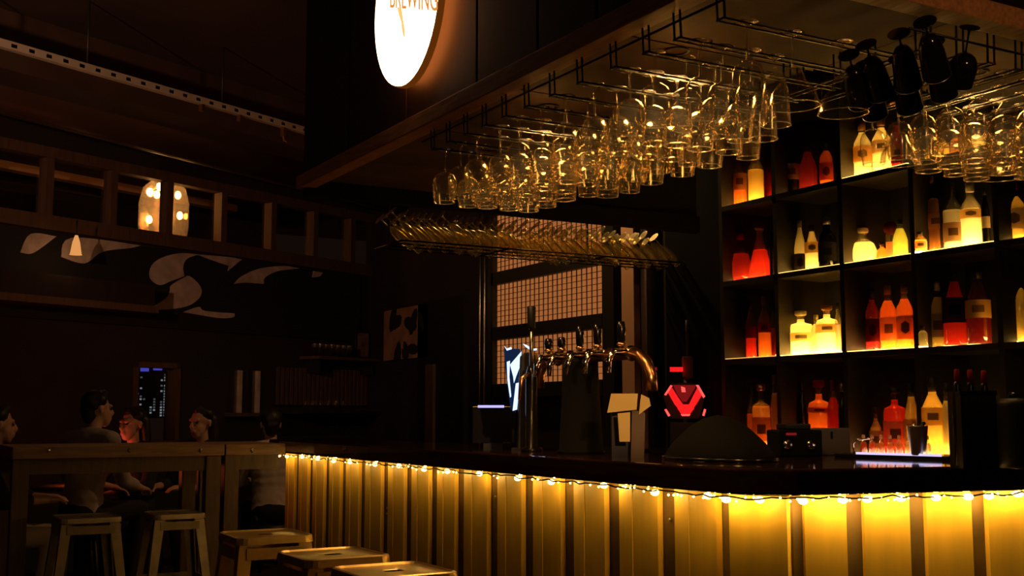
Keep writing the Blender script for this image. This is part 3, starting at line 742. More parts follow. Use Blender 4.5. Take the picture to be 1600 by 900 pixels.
# third shelf
bottle(1150, 523, 18, 2, 'square', 'dark', 'short dark bottle with grey label at the left of the third shelf', (0.2, 0.13, 0.08), 'black')
bottle(1173, 471, 17, 2, 'round', 'red', 'red bottle with dark shoulders, second on the third shelf', (0.2, 0.02, 0.015), 'black', 0.55, vlab=(0.35, 0.55))
bottle(1194, 463, 20, 2, 'round', 'orange', 'orange-red bottle with tan cap on the third shelf', (0.25, 0.02, 0.015), 'wood', 0.5, vlab=(0.4, 0.56))
bottle(1209, 480, 10, 2, 'slim', 'darkred', 'narrow dark red bottle left of the pale square bottles, third shelf', None, 'black', 0.6)
bottle(1251, 486, 35, 2, 'square', 'pale', 'glowing pale square bottle with an oval label, third shelf', (0.9, 0.7, 0.3), 'white', 0.85, vlab=(0.3, 0.5))
bottle(1275, 492, 18, 2, 'round', 'pale', 'glowing pale round bottle between two square ones on the third shelf', None, 'white', 0.8)
bottle(1292, 477, 32, 2, 'square', 'pale', 'tall glowing pale square bottle with wooden stopper, third shelf', (0.85, 0.6, 0.25), 'wood', 0.85, vlab=(0.42, 0.6))
bottle(1309, 473, 9, 2, 'slim', 'clear', 'slim clear bottle right of the glowing square bottles, third shelf', None, 'black', 0.6)
bottle(1338, 454, 21, 2, 'round', 'amber', 'amber bottle with orange label, left of four tall ones on the third shelf', (0.7, 0.3, 0.08), 'wood', 0.8)
bottle(1363, 450, 22, 2, 'round', 'darkred', 'dark red bottle among the orange bottles on the third shelf', (0.1, 0.012, 0.01), 'black', 0.85, trans=0.3)
bottle(1388, 446, 26, 2, 'round', 'orange', 'orange bottle with a pale tapered label on the third shelf', (0.75, 0.35, 0.12), 'wood', 0.8)
bottle(1414, 443, 26, 2, 'round', 'orange', 'orange bottle with a dark figure label beside the post, third shelf', (0.5, 0.2, 0.06), 'wood', 0.8)
bottle(1441, 512, 15, 2, 'round', 'pale', 'tiny pale yellow bottle right of the post on the third shelf', None, 'black', 0.8, X=4.62)
bottle(1465, 440, 28, 2, 'round', 'yellow', 'olive-yellow bottle with grey label in the dim third-shelf bay', (0.3, 0.22, 0.12), 'silver', 0.8)
bottle(1493, 424, 38, 2, 'slope', 'red', 'broad bottle with a glowing red base and dark crest label, third shelf', (0.03, 0.02, 0.02), 'black', 0.9, vlab=(0.30, 0.64))
bottle(1529, 420, 38, 2, 'slope', 'darkred', 'broad bottle with pale yellow label in the dim third-shelf bay', YL, 'black', 0.5, vlab=(0.34, 0.58))
bottle(1591, 423, 36, 2, 'round', 'yellow', 'glowing yellow bottle with a red cap at the right frame edge, third shelf', None, 'red', 0.8)
# counter level
bottle(1128, 598, 13, 3, 'slim', 'clear', 'slim clear bottle at the far left end of the back counter', (0.4, 0.3, 0.2), 'black', 0.7)
bottle(1152, 626, 19, 3, 'round', 'dark', 'short dark bottle near the left end of the back counter', None, 'black')
bottle(1171, 604, 15, 3, 'round', 'orange', 'slim orange bottle on the back counter below the left bay', None, 'black', 0.6)
bottle(1186, 600, 26, 3, 'square', 'amber', 'square amber bottle on the back counter beneath the left bay', (0.6, 0.2, 0.06), 'gold', 0.7)
bottle(1208, 586, 14, 3, 'slim', 'amber', 'tall slim amber bottle beside the first upright on the back counter', None, 'wood', 0.8)
bottle(1250, 596, 11, 3, 'slim', 'dark', 'slim dark bottle in the second bay of the back counter', None, 'black')
bottle(1276, 594, 32, 3, 'square', 'orange', 'broad orange-red bottle in the second bay of the back counter', (0.7, 0.14, 0.04), 'red', 0.85, vlab=(0.55, 0.62))
bottle(1298, 594, 20, 3, 'round', 'red', 'red bottle beside the broad orange bottle on the back counter', None, 'red', 0.8)
bottle(1313, 598, 15, 3, 'slim', 'dark', 'dark bottle with silver cap beside the second upright, back counter', None, 'silver')
bottle(1339, 606, 20, 3, 'round', 'black', 'black bottle with one bright glint in the third bay, back counter', None, 'silver')
bottle(1363, 636, 21, 3, 'flask', 'brown', 'tan rounded short bottle behind the shot bottles on the back counter', (0.4, 0.22, 0.1), 'black', 0.8)
bottle(1393, 604, 32, 3, 'square', 'red', 'bright red square bottle with pale label behind the lit tray', (0.7, 0.25, 0.15), 'black', 0.85)
bottle(1419, 598, 25, 3, 'slope', 'yellow', 'amber-yellow sloping bottle right of the bright red square bottle', (0.7, 0.35, 0.1), 'black', 0.85)
bottle(1452, 588, 34, 3, 'round', 'yellow', 'big glowing amber bottle behind the steel shaker', YL, 'black', 0.85, vlab=(0.4, 0.62), X=4.6)
bottle(1474, 598, 15, 3, 'slim', 'pale', 'slim pale glowing bottle beside the black caddy', None, 'black', 0.8, X=4.6)

# ================================================================== RIGHT WALL BEYOND THE BACK BAR
gw = bpy.data.objects.new('mesh_panel_1', None); COL.objects.link(gw); gw['kind'] = 'structure'
XF = XW - 0.02
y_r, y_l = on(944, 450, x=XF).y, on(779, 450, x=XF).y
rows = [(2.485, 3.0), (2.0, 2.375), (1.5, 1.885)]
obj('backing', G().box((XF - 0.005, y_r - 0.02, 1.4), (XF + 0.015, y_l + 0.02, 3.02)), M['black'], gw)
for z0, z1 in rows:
    obj('pane', G().box((XF - 0.012, y_r, z0), (XF - 0.006, y_l, z1)), M['wallglow'], gw)  # stands for a lit wall behind mesh; its light is in the material
    gb = G()
    n = 23
    for k in range(n + 1):
        y = y_r + (y_l - y_r) * k / n; gb.box((XF - 0.02, y - 0.0028, z0), (XF - 0.012, y + 0.0028, z1))
    m_ = max(3, int((z1 - z0) / 0.045))
    for k in range(m_ + 1):
        z = z0 + (z1 - z0) * k / m_; gb.box((XF - 0.024, y_r, z - 0.002), (XF - 0.016, y_l, z + 0.002))
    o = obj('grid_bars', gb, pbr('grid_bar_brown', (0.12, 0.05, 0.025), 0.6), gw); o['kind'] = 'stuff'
for y in (y_l + 0.09, y_r - 0.12):
    obj('side_frame', G().box((XF - 0.06, y - 0.09, 1.0), (XF + 0.015, y + 0.06, 3.1)), M['black'], gw)
for z in (2.43, 1.9425, 1.44):
    obj('cross_frame', G().box((XF - 0.06, y_r - 0.05, z - 0.056), (XF + 0.015, y_l + 0.03, z + 0.056)), M['black'], gw)
pp = thing('wall_pipe', 'pair of thin grey pipes running up the wall left of the mesh panel', 'pipe', (0, 0, 0))
for u in (750, 757):
    y = on(u, 450, x=4.9).y
    obj('pipe', G().tube([(4.9, y, 0), (4.9, y, 3.4)], 0.011, 8), M['steel'], pp)
struct('trim_3', G().box((XW - 0.14, on(990, 450, x=4.86).y, 0), (XW, on(971, 450, x=4.86).y, 3.6)), M['postlit'])
struct('trim_4', G().box((XW - 0.10, on(1010, 450, x=4.9).y, 0), (XW, on(1001, 450, x=4.9).y, 3.6)), M['steel'])
struct('trim_5', G().box((XW - 0.35, 5.55, 0), (XW, on(1040, 450, x=4.65).y, 3.6)), M['deepblack'])
struct('door_1', G().box((XW - 0.05, 9.6, 0), (XW, 10.6, 2.35)), M['black'])
struct('trim_6', G().box((XW - 0.08, on(676, 630, x=4.92).y, 0), (XW, on(664, 630, x=4.92).y, 1.72)), M['transom'])
# framed picture
py0, py1 = on(668, 490, x=4.95).y, on(600, 490, x=4.95).y
pc = thing('framed_picture', 'tan silhouette picture of leafy branches on the far right wall', 'picture', (4.97, (py0 + py1) / 2, 2.05))
hw = (py1 - py0) / 2
PM = Matrix(((0, 0, -1, 0), (-1, 0, 0, 0), (0, 1, 0, 0), (0, 0, 0, 1)))
obj('panel', G().box((-0.02, -hw, -0.25), (0.02, hw, 0.28)), pbr('picture_tan', (0.35, 0.17, 0.1), 0.8, var=0.3, scale=5), pc)
for k in range(11):
    x = rng.uniform(-hw * 0.8, hw * 0.8); y = rng.choice([rng.uniform(0.08, 0.25), rng.uniform(-0.24, -0.12)]); a = rng.uniform(0, pi); s = rng.uniform(0.09, 0.17)
    pts = [(x + s * (cos(t) * cos(a) - 0.45 * sin(t) * sin(a)), y + s * (cos(t) * sin(a) + 0.45 * sin(t) * cos(a))) for t in [2 * pi * j / 10 for j in range(10)]]
    pts = [(max(-hw, min(hw, px_)), max(-0.25, min(0.28, py_))) for px_, py_ in pts]
    obj('leaf_shape', G().prism(pts, 0.004, Matrix.Translation((-0.02 - 0.0006 * k, 0, 0)) @ PM), M['mural_black'], pc)

# ================================================================== BACK WALL: MURAL AND FITTINGS
mu = thing('wall_mural', 'white brush lettering on a black board under the transom windows', 'mural', (0, 0, 0))
a0_, a1_ = wl(0, 430)[0], wl(560, 430)[0]
obj('board', G().box((a0_ - 2.5, -0.03, 2.02), (a1_, -0.001, 2.74), MW), M['mural_black'], mu)
MP = MW @ Matrix(((1, 0, 0, 0), (0, 0, -1, -0.03), (0, 1, 0, 0), (0, 0, 0, 1)))
def smooth_loop(P, n=5):
    out = []; m = len(P)
    for i in range(m):
        p0, p1, p2, p3 = (Vector(P[(i + k - 1) % m]) for k in range(4))
        sharp = [(b - a).normalized().dot((c - b).normalized()) < 0.35 for a, b, c in ((p0, p1, p2), (p1, p2, p3))]
        t1 = (p2 - p1) * 0.5 if sharp[0] else (p2 - p0) * 0.5
        t2 = (p2 - p1) * 0.5 if sharp[1] else (p3 - p1) * 0.5
        for k in range(n):
            t = k / n
            out.append(tuple(p1 * (2 * t ** 3 - 3 * t ** 2 + 1) + t1 * (t ** 3 - 2 * t ** 2 + t) + p2 * (3 * t ** 2 - 2 * t ** 3) + t2 * (t ** 3 - t ** 2)))
    return out
def stroke(name, pts, k):
    pts = smooth_loop(pts)
    obj(name, G().prism([wl(u, v) for u, v in pts], 0.008 + 0.0005 * k, MP), M['white_paint'], mu)
stroke('letter_stroke', [(28, 395), (44, 366), (84, 370), (60, 388), (44, 397)], 0)
stroke('letter_stroke', [(92, 402), (108, 372), (216, 384), (200, 388), (156, 394), (128, 412)], 1)
stroke('letter_stroke', [(230, 426), (236, 412), (252, 402), (278, 396), (306, 398), (288, 405), (282, 417), (284, 432), (262, 440), (246, 446), (233, 438)], 2)
stroke('letter_stroke', [(264, 446), (284, 434), (292, 432), (306, 444), (311, 457), (303, 470), (284, 480), (250, 484), (214, 483), (236, 478), (256, 466), (262, 455)], 3)
stroke('letter_stroke', [(304, 398), (352, 402), (374, 406), (366, 412), (352, 424), (354, 416), (330, 408)], 4)
stroke('letter_stroke', [(282, 488), (306, 480), (316, 486), (362, 490), (360, 496), (336, 497)], 5)
stroke('letter_stroke', [(362, 444), (374, 432), (402, 420), (440, 416), (464, 420), (430, 424), (410, 434), (408, 444), (380, 442)], 6)
stroke('letter_stroke', [(484, 434), (486, 424), (500, 426), (496, 432)], 7)
# timber shelf beam with small lamps below the mural
sf = thing('wall_ledge', 'brown timber ledge running below the mural on the back wall', 'ledge', (0, 0, 0))
q0, q1 = wl(0, 440)[0], wl(215, 462)[0]
obj('ledge_board', G().box((q0 - 2, -0.3, 2.12), (q1, -0.032, 2.18), MW), M['transom'], sf)
obj('ledge_face', G().box((q0 - 2, -0.3, 2.18), (q1 - 0.05, -0.28, 2.36), MW), M['fascia'], sf)
gs = thing('display_shelf', 'dark wall shelf holding small pale glasses left of the picture', 'shelf', (0, 0, 0))
e0, e1 = wl(468, 550)[0], wl(572, 550)[0]
obj('shelf_board', G().box((e0, -0.28, 1.80), (e1, -0.001, 1.83), MW), M['transom'], gs)
for k in range(2):
    aa = e0 + 0.1 + k * (e1 - e0 - 0.2)
    obj('bracket', G().box((aa - 0.015, -0.2, 1.66), (aa + 0.015, -0.001, 1.80), MW), M['black'], gs)
tb = G().lathe([(0.001, 0.003), (0.035, 0.003), (0.04, 0.13)], 12, caps=False).mesh('tumbler')
tb.materials.append(thin_glass('frosted_glass', (0.8, 0.75, 0.7), (1, 0.9, 0.8), 0.2, 0.7, 0.2, body=0.4))
for k in range(7):
    p = MW @ Vector((e0 + 0.06 + k * 0.085, -0.16, 1.83))
    o = obj('tumbler', tb, None, loc=p); tag(o, f'small pale tumbler, {ORD[k + 1]} from the left on the dark wall shelf', 'glass', 'tumblers on the wall shelf')
fpic = thing('small_portrait', 'small faded picture leaning at the end of the wall shelf', 'picture', MW @ Vector((e1 - 0.13, -0.06, 1.83)), (0, 0, atan2(W_D.y, W_D.x)))
obj('frame', G().box((-0.11, -0.01, 0), (0.11, 0.01, 0.32)), M['fascia'], fpic)
obj('print', G().box((-0.085, -0.014, 0.03), (0.085, -0.009, 0.29)), pbr('faded_print', (0.2, 0.11, 0.08), 0.8, var=0.7, scale=9), fpic)
# white sash frames and ribbed shutter panels lower down
sw = bpy.data.objects.new('window_4', None); COL.objects.link(sw); sw['kind'] = 'structure'
w0, w1 = wl(362, 600)[0], wl(408, 600)[0]
obj('pane', G().box((w0 - 0.06, -0.02, 1.25), (w1 + 0.02, -0.012, 1.66), MW), M['pane'], sw)
for a in (wl(371, 600)[0], wl(399, 600)[0]):
    obj('sash_bar', G().box((a - 0.018, -0.05, 1.25), (a + 0.018, -0.012, 1.66), MW), M['white_paint'], sw)
obj('sill', G().box((w0 - 0.08, -0.1, 1.215), (w1 + 0.06, -0.002, 1.25), MW), M['transom'], sw)
sh = bpy.data.objects.new('window_5', None); COL.objects.link(sh); sh['kind'] = 'structure'
s0, s1 = wl(428, 600)[0], wl(572, 600)[0]
obj('shutter_backing', G().box((s0, -0.02, 1.32), (s1, -0.002, 1.72), MW), M['black'], sh)
ns = 22
for k in range(ns):
    a = s0 + (s1 - s0) * (k + 0.15) / ns; b = s0 + (s1 - s0) * (k + 0.75) / ns
    obj('slat', G().box((a, -0.035, 1.33), (b, -0.02, 1.71), MW), M['transom'], sh)
bl = thing('bench_shelf', 'dark shelf with tiny clear glasses below the ribbed shutter', 'shelf', (0, 0, 0))
obj('shelf_board', G().box((s0, -0.35, 1.24), (s1 + 0.1, -0.001, 1.27), MW), M['fascia'], bl)
tiny = G().lathe([(0.001, 0.002), (0.026, 0.002), (0.03, 0.10)], 10, caps=False).mesh('small_glass'); tiny.materials.append(M['wglass'])
for k in range(6):
    p = MW @ Vector((s0 + 0.25 + k * 0.11, -0.2, 1.27))
    o = obj('small_glass', tiny, None, loc=p); tag(o, f'tiny clear glass, {ORD[k + 1]} from the left on the dark shelf below the shutter', 'glass', 'glasses below the shutter')

# small cone lamp under the transom
P = on_wall(119, 382, 0.35)
cl = thing('cone_lamp', 'small glowing cone lamp hanging below the transom windows', 'lamp', P)
obj('shade', G().lathe([(0.052, -0.085), (0.046, -0.08), (0.03, 0.02), (0.012, 0.075)], 14), emit('cone_lamp_glass', (1.0, 0.42, 0.12), 0.75), cl)
obj('cord', G().tube([(0, 0, 0.07), (0, 0, ZT0 + 0.05 - P.z)], 0.006), M['black'], cl)
lamp('cone_lamp_light', (0, 0, -0.12), 0.6, (1.0, 0.5, 0.2), 0.04, cl)

# glass lantern behind the transom
P = on_wall(256, 330, -0.45)
ln = thing('glass_lantern', 'tall glass lantern with glowing bulbs behind the transom panes', 'lamp', P)
obj('glass_cylinder', G().lathe([(0.001, -0.33), (0.21, -0.33), (0.235, -0.15), (0.235, 0.08), (0.20, 0.22), (0.11, 0.31), (0.05, 0.33)], 28, caps=False), thin_glass('lantern_glass', (1, 0.72, 0.42), (1, 0.7, 0.35), 0.10, 0.75, 0.12, body=0.22), ln)
obj('cap', G().lathe([(0.06, 0.32), (0.06, 0.36), (0.02, 0.37)], 16), M['copper'], ln)
obj('stem', G().tube([(0, 0, 0.36), (0, 0, CEIL - P.z + 0.2)], 0.01), M['black'], ln)
for (u, v) in ((234, 300), (245, 304), (249, 292), (278, 305), (233, 343), (281, 337)):
    q = on_wall(u, v, -0.45 if u % 2 else -0.38) - P
    bq = obj('bulb', G().ball(q, 0.030, 8, sc=(1, 1, 1.3)), M['lampbulb'], ln)
lamp('lantern_light', (0, 0, 0), 2.5, (1.0, 0.55, 0.22), 0.12, ln)

# the lit tower outside
far = Vector((sin(YAW + atan((243 - 800) / F_PX * cos(PITCH))), cos(YAW + atan((243 - 800) / F_PX * cos(PITCH))), 0)) * 300
tw = thing('office_tower', 'distant office tower with lit windows and blue crown seen through the window', 'building', (far.x, far.y, 0), (0, 0, -YAW * 0.4))
obj('tower_block', G().box((-5, -2, 0), (5, 6, 12.6)), M['city'], tw)
cell = G().box((-0.24, -0.1, -0.2), (0.24, 0, 0.2)).mesh('window'); cell.materials.append(M['citylight'])
cell2 = G().box((-0.24, -0.1, -0.2), (0.24, 0, 0.2)).mesh('window'); cell2.materials.append(emit('city_window_dim', (0.8, 0.9, 1.0), 0.08, sample=False))
for r in range(16):
    for c in range(12):
        x = -4.4 + 0.8 * c
        lit = {8: 0.85, 7: 0.25 if r > 5 else 0.75, 5: 0.65 if r < 7 else 0.1, 4: 0.5 if r < 4 else 0.08, 1: 0.12, 10: 0.1}.get(c, 0.05)
        if rng.random() < lit: obj('window', cell if rng.random() < 0.6 else cell2, None, tw, (x, -2.02, 0.6 + 0.66 * r))
for a, b, z0, z1 in ((-3.9, -1.9, 11.3, 12.3), (-0.9, 1.2, 11.6, 12.2), (2.0, 4.6, 11.4, 12.4)):
    obj('crown', G().box((a, -2.2, z0), (b, -2.0, z1)), M['cityblue'], tw)

# ================================================================== THINGS ON THE BAR
def BX(u, X=2.85): return on(u, 700, x=X).y
# beer tower: copper pipe on a black column with taps
yA, yB = BX(850), BX(1000)
tt = thing('beer_tower', 'copper pipe beer tower with a row of taps on a black column', 'beer tap', (2.85, 0, ZB))
zp = on(900, 562, x=2.85).z - ZB
yc = BX(908)
obj('column', G().lathe([(0.105, 0), (0.105, 0.012), (0.097, 0.02), (0.078, zp - 0.02), (0.078, zp)], 24, Matrix.Translation((0, yc, 0))), M['deepblack'], tt)
pts = [(0, yA + 0.05, zp - 0.12), (0, yA + 0.045, zp - 0.06), (0, yA + 0.02, zp - 0.02), (0, yA - 0.02, zp + 0.005), (0, yA - 0.08, zp + 0.01)]
pts += [(0, yA - 0.08 + (yB - yA + 0.12) * k / 6, zp + 0.01) for k in range(1, 7)]
pts += [(0, yB - 0.01, zp - 0.005), (0, yB - 0.055, zp - 0.04), (0, yB - 0.08, zp - 0.09), (0, yB - 0.08, zp - 0.15)]
obj('pipe', G().tube(pts, 0.027, 14), M['copper'], tt)
for k, u in enumerate((872, 893, 922, 950, 988)):
    y = BX(u)
    tp = obj('tap', G().tube([(-0.02, y, zp + 0.01), (-0.09, y, zp + 0.015), (-0.115, y, zp - 0.02), (-0.118, y, zp - 0.075)], [0.014, 0.014, 0.013, 0.010], 10), M['chrome'], tt)
    obj('collar', G().lathe([(0.030, -0.012), (0.034, 0), (0.030, 0.012)], 16, Matrix.Translation((0, y, zp + 0.01)) @ Matrix.Rotation(pi / 2, 4, 'X')), M['chrome'], tt)
    hz = 0.06 if k < 2 else 0.10
    hd = obj('tap_handle', G().lathe([(0.009, 0.02), (0.011, 0.04), (0.017, 0.05), (0.019, 0.02 + hz * 0.8), (0.014, 0.03 + hz)], 10, Matrix.Translation((-0.05, y, zp + 0.012))), M['blackgloss'], tt)
    obj('handle_ring', G().lathe([(0.014, 0.026), (0.021, 0.034), (0.014, 0.042)], 12, Matrix.Translation((-0.05, y, zp + 0.012))), M['copper'], tt)
# tall tap with black paddle
yt = BX(845); z1 = on(845, 478, x=2.83).z - ZB
tl = thing('tall_tap', 'tall slim beer tap with black cylinder grip at the left of the tower', 'beer tap', (2.80, yt, ZB))
obj('tap_post', G().lathe([(0.05, 0), (0.05, 0.01), (0.030, 0.02), (0.028, 0.36), (0.018, 0.40)], 16), M['blackgloss'], tl)
obj('lever', G().tube([(0, 0, 0.38), (0, 0, z1 - 0.1)], 0.010, 10), M['steel'], tl)
obj('grip', G().lathe([(0.016, z1 - 0.11), (0.02, z1 - 0.10), (0.021, z1 - 0.005), (0.017, z1)], 14), M['black'], tl)
obj('spout', G().tube([(-0.02, -0.01, 0.36), (-0.06, -0.01, 0.34), (-0.07, -0.01, 0.24)], [0.012, 0.013, 0.009], 10), M['copper'], tl)
# lit font with wing-shaped glowing badge
yf = BX(822)
ft = thing('lit_beer_font', 'black beer font with a glowing blue-white harp-like badge on its left', 'beer tap', (2.85, yf, ZB), (0, 0, -0.52))
obj('font_body', G().prism([(-0.045, 0), (0.055, 0), (0.045, 0.46), (0.0, 0.475), (-0.03, 0.45)], 0.09, Matrix(((1, 0, 0, 0), (0, 0, 1, -0.045), (0, 1, 0, 0), (0, 0, 0, 1)))), M['black'], ft, bevel=0.008)
fp = px_per_m((2.85, yf, 1.3))
def fpt(u, v): return ((u - 822) / fp, on(u, v, x=2.85).z - ZB)
FM = Matrix(((1, 0, 0, 0), (0, 0, 1, -0.03), (0, 1, 0, 0), (0, 0, 0, 1)))
obj('badge_plate', G().prism([fpt(*p) for p in ((787, 548), (812, 546), (818, 560), (812, 600), (806, 644), (798, 640), (792, 600))], 0.02, Matrix.Translation((0, 0.03, 0)) @ FM), M['bluedim'], ft)
bsh = (('wing_panel', [(797, 572), (815, 550), (814, 570), (807, 588), (803, 600), (802, 590)]), ('wing_panel', [(806, 600), (812, 598), (808, 640), (801, 642)]),
       ('wing_edge', [(792, 568), (797, 566), (796, 590), (799, 620), (797, 622), (793, 596)]), ('wing_curl', [(788, 544), (792, 548), (799, 545), (800, 548), (792, 551)]),
       ('wing_curl', [(817, 538), (824, 540), (832, 545), (839, 543), (839, 546), (831, 548), (822, 543)]))
for nm, ps in bsh: obj(nm, G().prism([fpt(*p) for p in ps], 0.012, Matrix.Translation((0, -0.005, 0)) @ FM), M['bluewhite'], ft)
obj('gold_cap', G().prism([fpt(*p) for p in ((821, 563), (826, 553), (840, 552), (842, 563))], 0.05, Matrix.Translation((0, 0.0, 0)) @ FM), flat((0.7, 0.4, 0.08)), ft)
obj('foot_plate', G().box((-0.07, -0.06, 0), (0.08, 0.06, 0.012)), M['chrome'], ft)
# till screen with blue edge
ym = BX(770, 3.0)
ts = thing('till_screen', 'dark till screen with a blue glowing top edge on the bar', 'screen', (3.0, ym, ZB), (0, 0, -0.5))
obj('screen', G().box((-0.11, -0.012, 0.02), (0.12, 0.012, 0.215)), M['blackgloss'], ts, bevel=0.004)
obj('light_edge', G().box((-0.08, -0.016, 0.207), (0.06, -0.011, 0.22)), M['blueled'], ts)
obj('stand', G().box((-0.05, -0.04, 0), (0.05, 0.05, 0.02)), M['black'], ts)
# cream menu card stand
yn = BX(988, 2.78)
mc = thing('card_stand', 'cream folded card stand beside the beer tower on the bar', 'card stand', (2.74, yn, ZB), (0, 0, -0.53))
cp = px_per_m((2.74, yn, 1.2))
zb_ = lambda v: on(988, v, x=2.74).z - ZB
obj('top_fold', G().prism([(-0.072, zb_(645)), (-0.055, zb_(615)), (0.052, zb_(615)), (0.046, zb_(640))], 0.004, Matrix.Translation((0, -0.03, 0)) @ FM), M['cream'], mc)
obj('front_strip', G().prism([(-0.03, zb_(646)), (0.02, zb_(644)), (0.018, zb_(690)), (-0.024, zb_(690))], 0.004, Matrix.Translation((0, -0.032, 0)) @ FM), M['cream'], mc)
obj('loose_leaf', G().prism([(0.056, zb_(648)), (0.066, zb_(616)), (0.098, zb_(622)), (0.104, zb_(634))], 0.004, Matrix.Translation((0, -0.02, 0)) @ FM), M['cream'], mc)
obj('side_board', G().prism([(0.022, 0.0), (0.03, zb_(640)), (0.082, zb_(645)), (0.075, 0.0)], 0.02, Matrix.Translation((0, -0.015, 0)) @ FM), M['greycard'], mc)
obj('holder', G().box((-0.05, 0.0, 0), (0.08, 0.06, zb_(640))), M['black'], mc)
# dark rounded cover
yd = BX(1095, 2.85)
dm = thing('domed_cover', 'large dark rounded cover lying on the bar near the corner', 'cover', (2.92, yd - 0.02, ZB), (0, 0, pi / 2 - 0.15))
prf = [(0.40, 0), (0.395, 0.02), (0.33, 0.07), (0.22, 0.13), (0.11, 0.17), (0.001, 0.185)]
obj('shell', G().lathe(prf, 32, Matrix.Diagonal((0.72, 0.45, 0.93, 1))), M['deepblack'], dm)
obj('rim', G().lathe([(0.40, 0), (0.415, 0.0), (0.415, 0.012), (0.40, 0.014)], 32, Matrix.Diagonal((0.72, 0.45, 1, 1)), caps=False), M['blackgloss'], dm)
# red illuminated engine emblem on the back counter
YR = on(1070, 640, x=4.5).y
rs = thing('red_neon_emblem', 'glowing red engine-shaped neon emblem on a black stand on the back counter', 'neon sign', (4.5, YR, 1.02), (0, 0, -0.62))
rp = px_per_m((4.5, YR, 1.3))
def rpt(u, v): return ((u - 1070) / rp, on(1070, v, x=4.5).z - 1.02)
RM = Matrix(((1, 0, 0, 0), (0, 0, 1, -0.06), (0, 1, 0, 0), (0, 0, 0, 1)))
obj('stand', G().box((-0.09, -0.02, 0), (0.09, 0.05, rpt(0, 660)[1])), M['black'], rs)
obj('back_plate', G().prism([rpt(*p) for p in ((1038, 600), (1050, 600), (1070, 598), (1090, 600), (1101, 618), (1092, 654), (1048, 654), (1036, 618))][1:], 0.03, Matrix.Translation((0, 0.04, 0)) @ RM), M['black'], rs)
for nm, ps, mm in (
    ('left_cylinder', [(1043, 612), (1050, 606), (1060, 622), (1068, 634), (1064, 644), (1054, 632)], 'red'),
    ('right_cylinder', [(1098, 614), (1090, 605), (1082, 620), (1075, 634), (1078, 644), (1087, 632)], 'red'),
    ('crankcase', [(1058, 638), (1066, 632), (1076, 632), (1084, 638), (1077, 647), (1064, 647)], 'red'),
    ('left_cover', [(1038, 617), (1048, 602), (1051, 603), (1041, 618)], 'redhot'), ('right_cover', [(1087, 602), (1091, 602), (1101, 620), (1098, 622)], 'redhot'),
    ('left_pipe', [(1038, 640), (1041, 639), (1047, 649), (1044, 651)], 'redhot'), ('right_pipe', [(1099, 639), (1102, 640), (1099, 650), (1096, 649)], 'redhot'),
    ('bottom_edge', [(1063, 647), (1078, 647), (1076, 650), (1065, 650)], 'redhot'), ('inner_badge', [(1064, 604), (1070, 606), (1071, 613), (1065, 613)], 'redhot'),
    ('inner_plate', [(1052, 602), (1088, 602), (1080, 616), (1072, 628), (1066, 628), (1058, 616)], 'reddim')):
    obj(nm, G().prism([rpt(*p) for p in ps], 0.015 if mm != 'reddim' else 0.008, Matrix.Translation((0, 0.0 if mm != 'redhot' else -0.006, 0)) @ RM), M[mm], rs)
# small red-lit pump behind
rq = thing('red_lit_pump', 'amber ribbed pump head with a glowing red bar above the red emblem', 'beer tap', (4.62, on(1075, 600, x=4.62).y, 1.02), (0, 0, -0.62))
rp2 = px_per_m((4.62, on(1075, 600, x=4.62).y, 1.3))
zz = lambda v: on(1075, v, x=4.62).z - 1.02
obj('pump_column', G().lathe([(0.04, 0), (0.035, 0.02), (0.03, zz(592))], 14), M['black'], rq)
obj('pump_head', G().lathe([(0.03, zz(592)), (0.034, zz(588)), (0.036, zz(560)), (0.032, zz(557))], 16), flat((0.45, 0.16, 0.07)), rq)
obj('red_bar', G().box(((1047 - 1075) / rp2, -0.05, zz(581)), ((1067 - 1075) / rp2, -0.035, zz(574))), M['red'], rq)
obj('red_bar', G().box(((1013 - 1075) / rp2, -0.05, zz(579)), ((1027 - 1075) / rp2, -0.04, zz(574))), M['reddim'], rq)
obj('pump_lever', G().tube([(0, 0, zz(557)), (0, 0, zz(500))], [0.008, 0.012], 8), M['grey'], rq)

# ------------------------------------------------------------------ things on the right wing
def RT(u, v): return on(u, v, z=ZB)
P = RT(1245, 713)
cm = thing('card_machine', 'black bar machine with two chrome dials right of the domed cover', 'machine', (P.x, P.y + 0.02, ZB), (0, 0, -0.35))
obj('body', G().box((-0.09, -0.07, 0), (0.10, 0.07, 0.11)), M['deepblack'], cm, bevel=0.008)
obj('head', G().box((-0.05, -0.05, 0.11), (0.06, 0.06, 0.135)), M['black'], cm, bevel=0.006)
for x in (-0.055, 0.045):
    dl = obj('dial', G().lathe([(0.016, 0), (0.02, 0.004), (0.02, 0.01), (0.014, 0.014)], 16, Matrix.Translation((x, -0.07, 0.05)) @ Matrix.Rotation(pi / 2, 4, 'X')), M['chrome'], cm)
obj('red_display', G().box((-0.06, -0.073, 0.088), (-0.015, -0.07, 0.098)), M['reddim'], cm)
P = RT(1318, 712)
gx = thing('napkin_box', 'grey napkin box standing behind the chrome tray handle', 'box', (P.x, P.y + 0.1, ZB), (0, 0, -0.21))
obj('box_body', G().box((-0.09, -0.05, 0), (0.09, 0.05, 0.115)), M['grey'], gx, bevel=0.004)
obj('slot_plate', G().box((-0.01, -0.054, 0.07), (0.0, -0.05, 0.1)), M['chrome'], gx)
zt = 1.086
P0, P1 = on(1338, 709, z=zt), on(1482, 713, z=zt)
P1 = P0 + (P1 - P0).normalized() * (P1 - P0).length
dA = (P1 - P0); LT = dA.length; ang = atan2(dA.y, dA.x)
tray = thing('lit_tray', 'black bar tray with a blue-white glowing edge and chrome handle', 'tray', (P0.x, P0.y, ZB), (0, 0, ang))
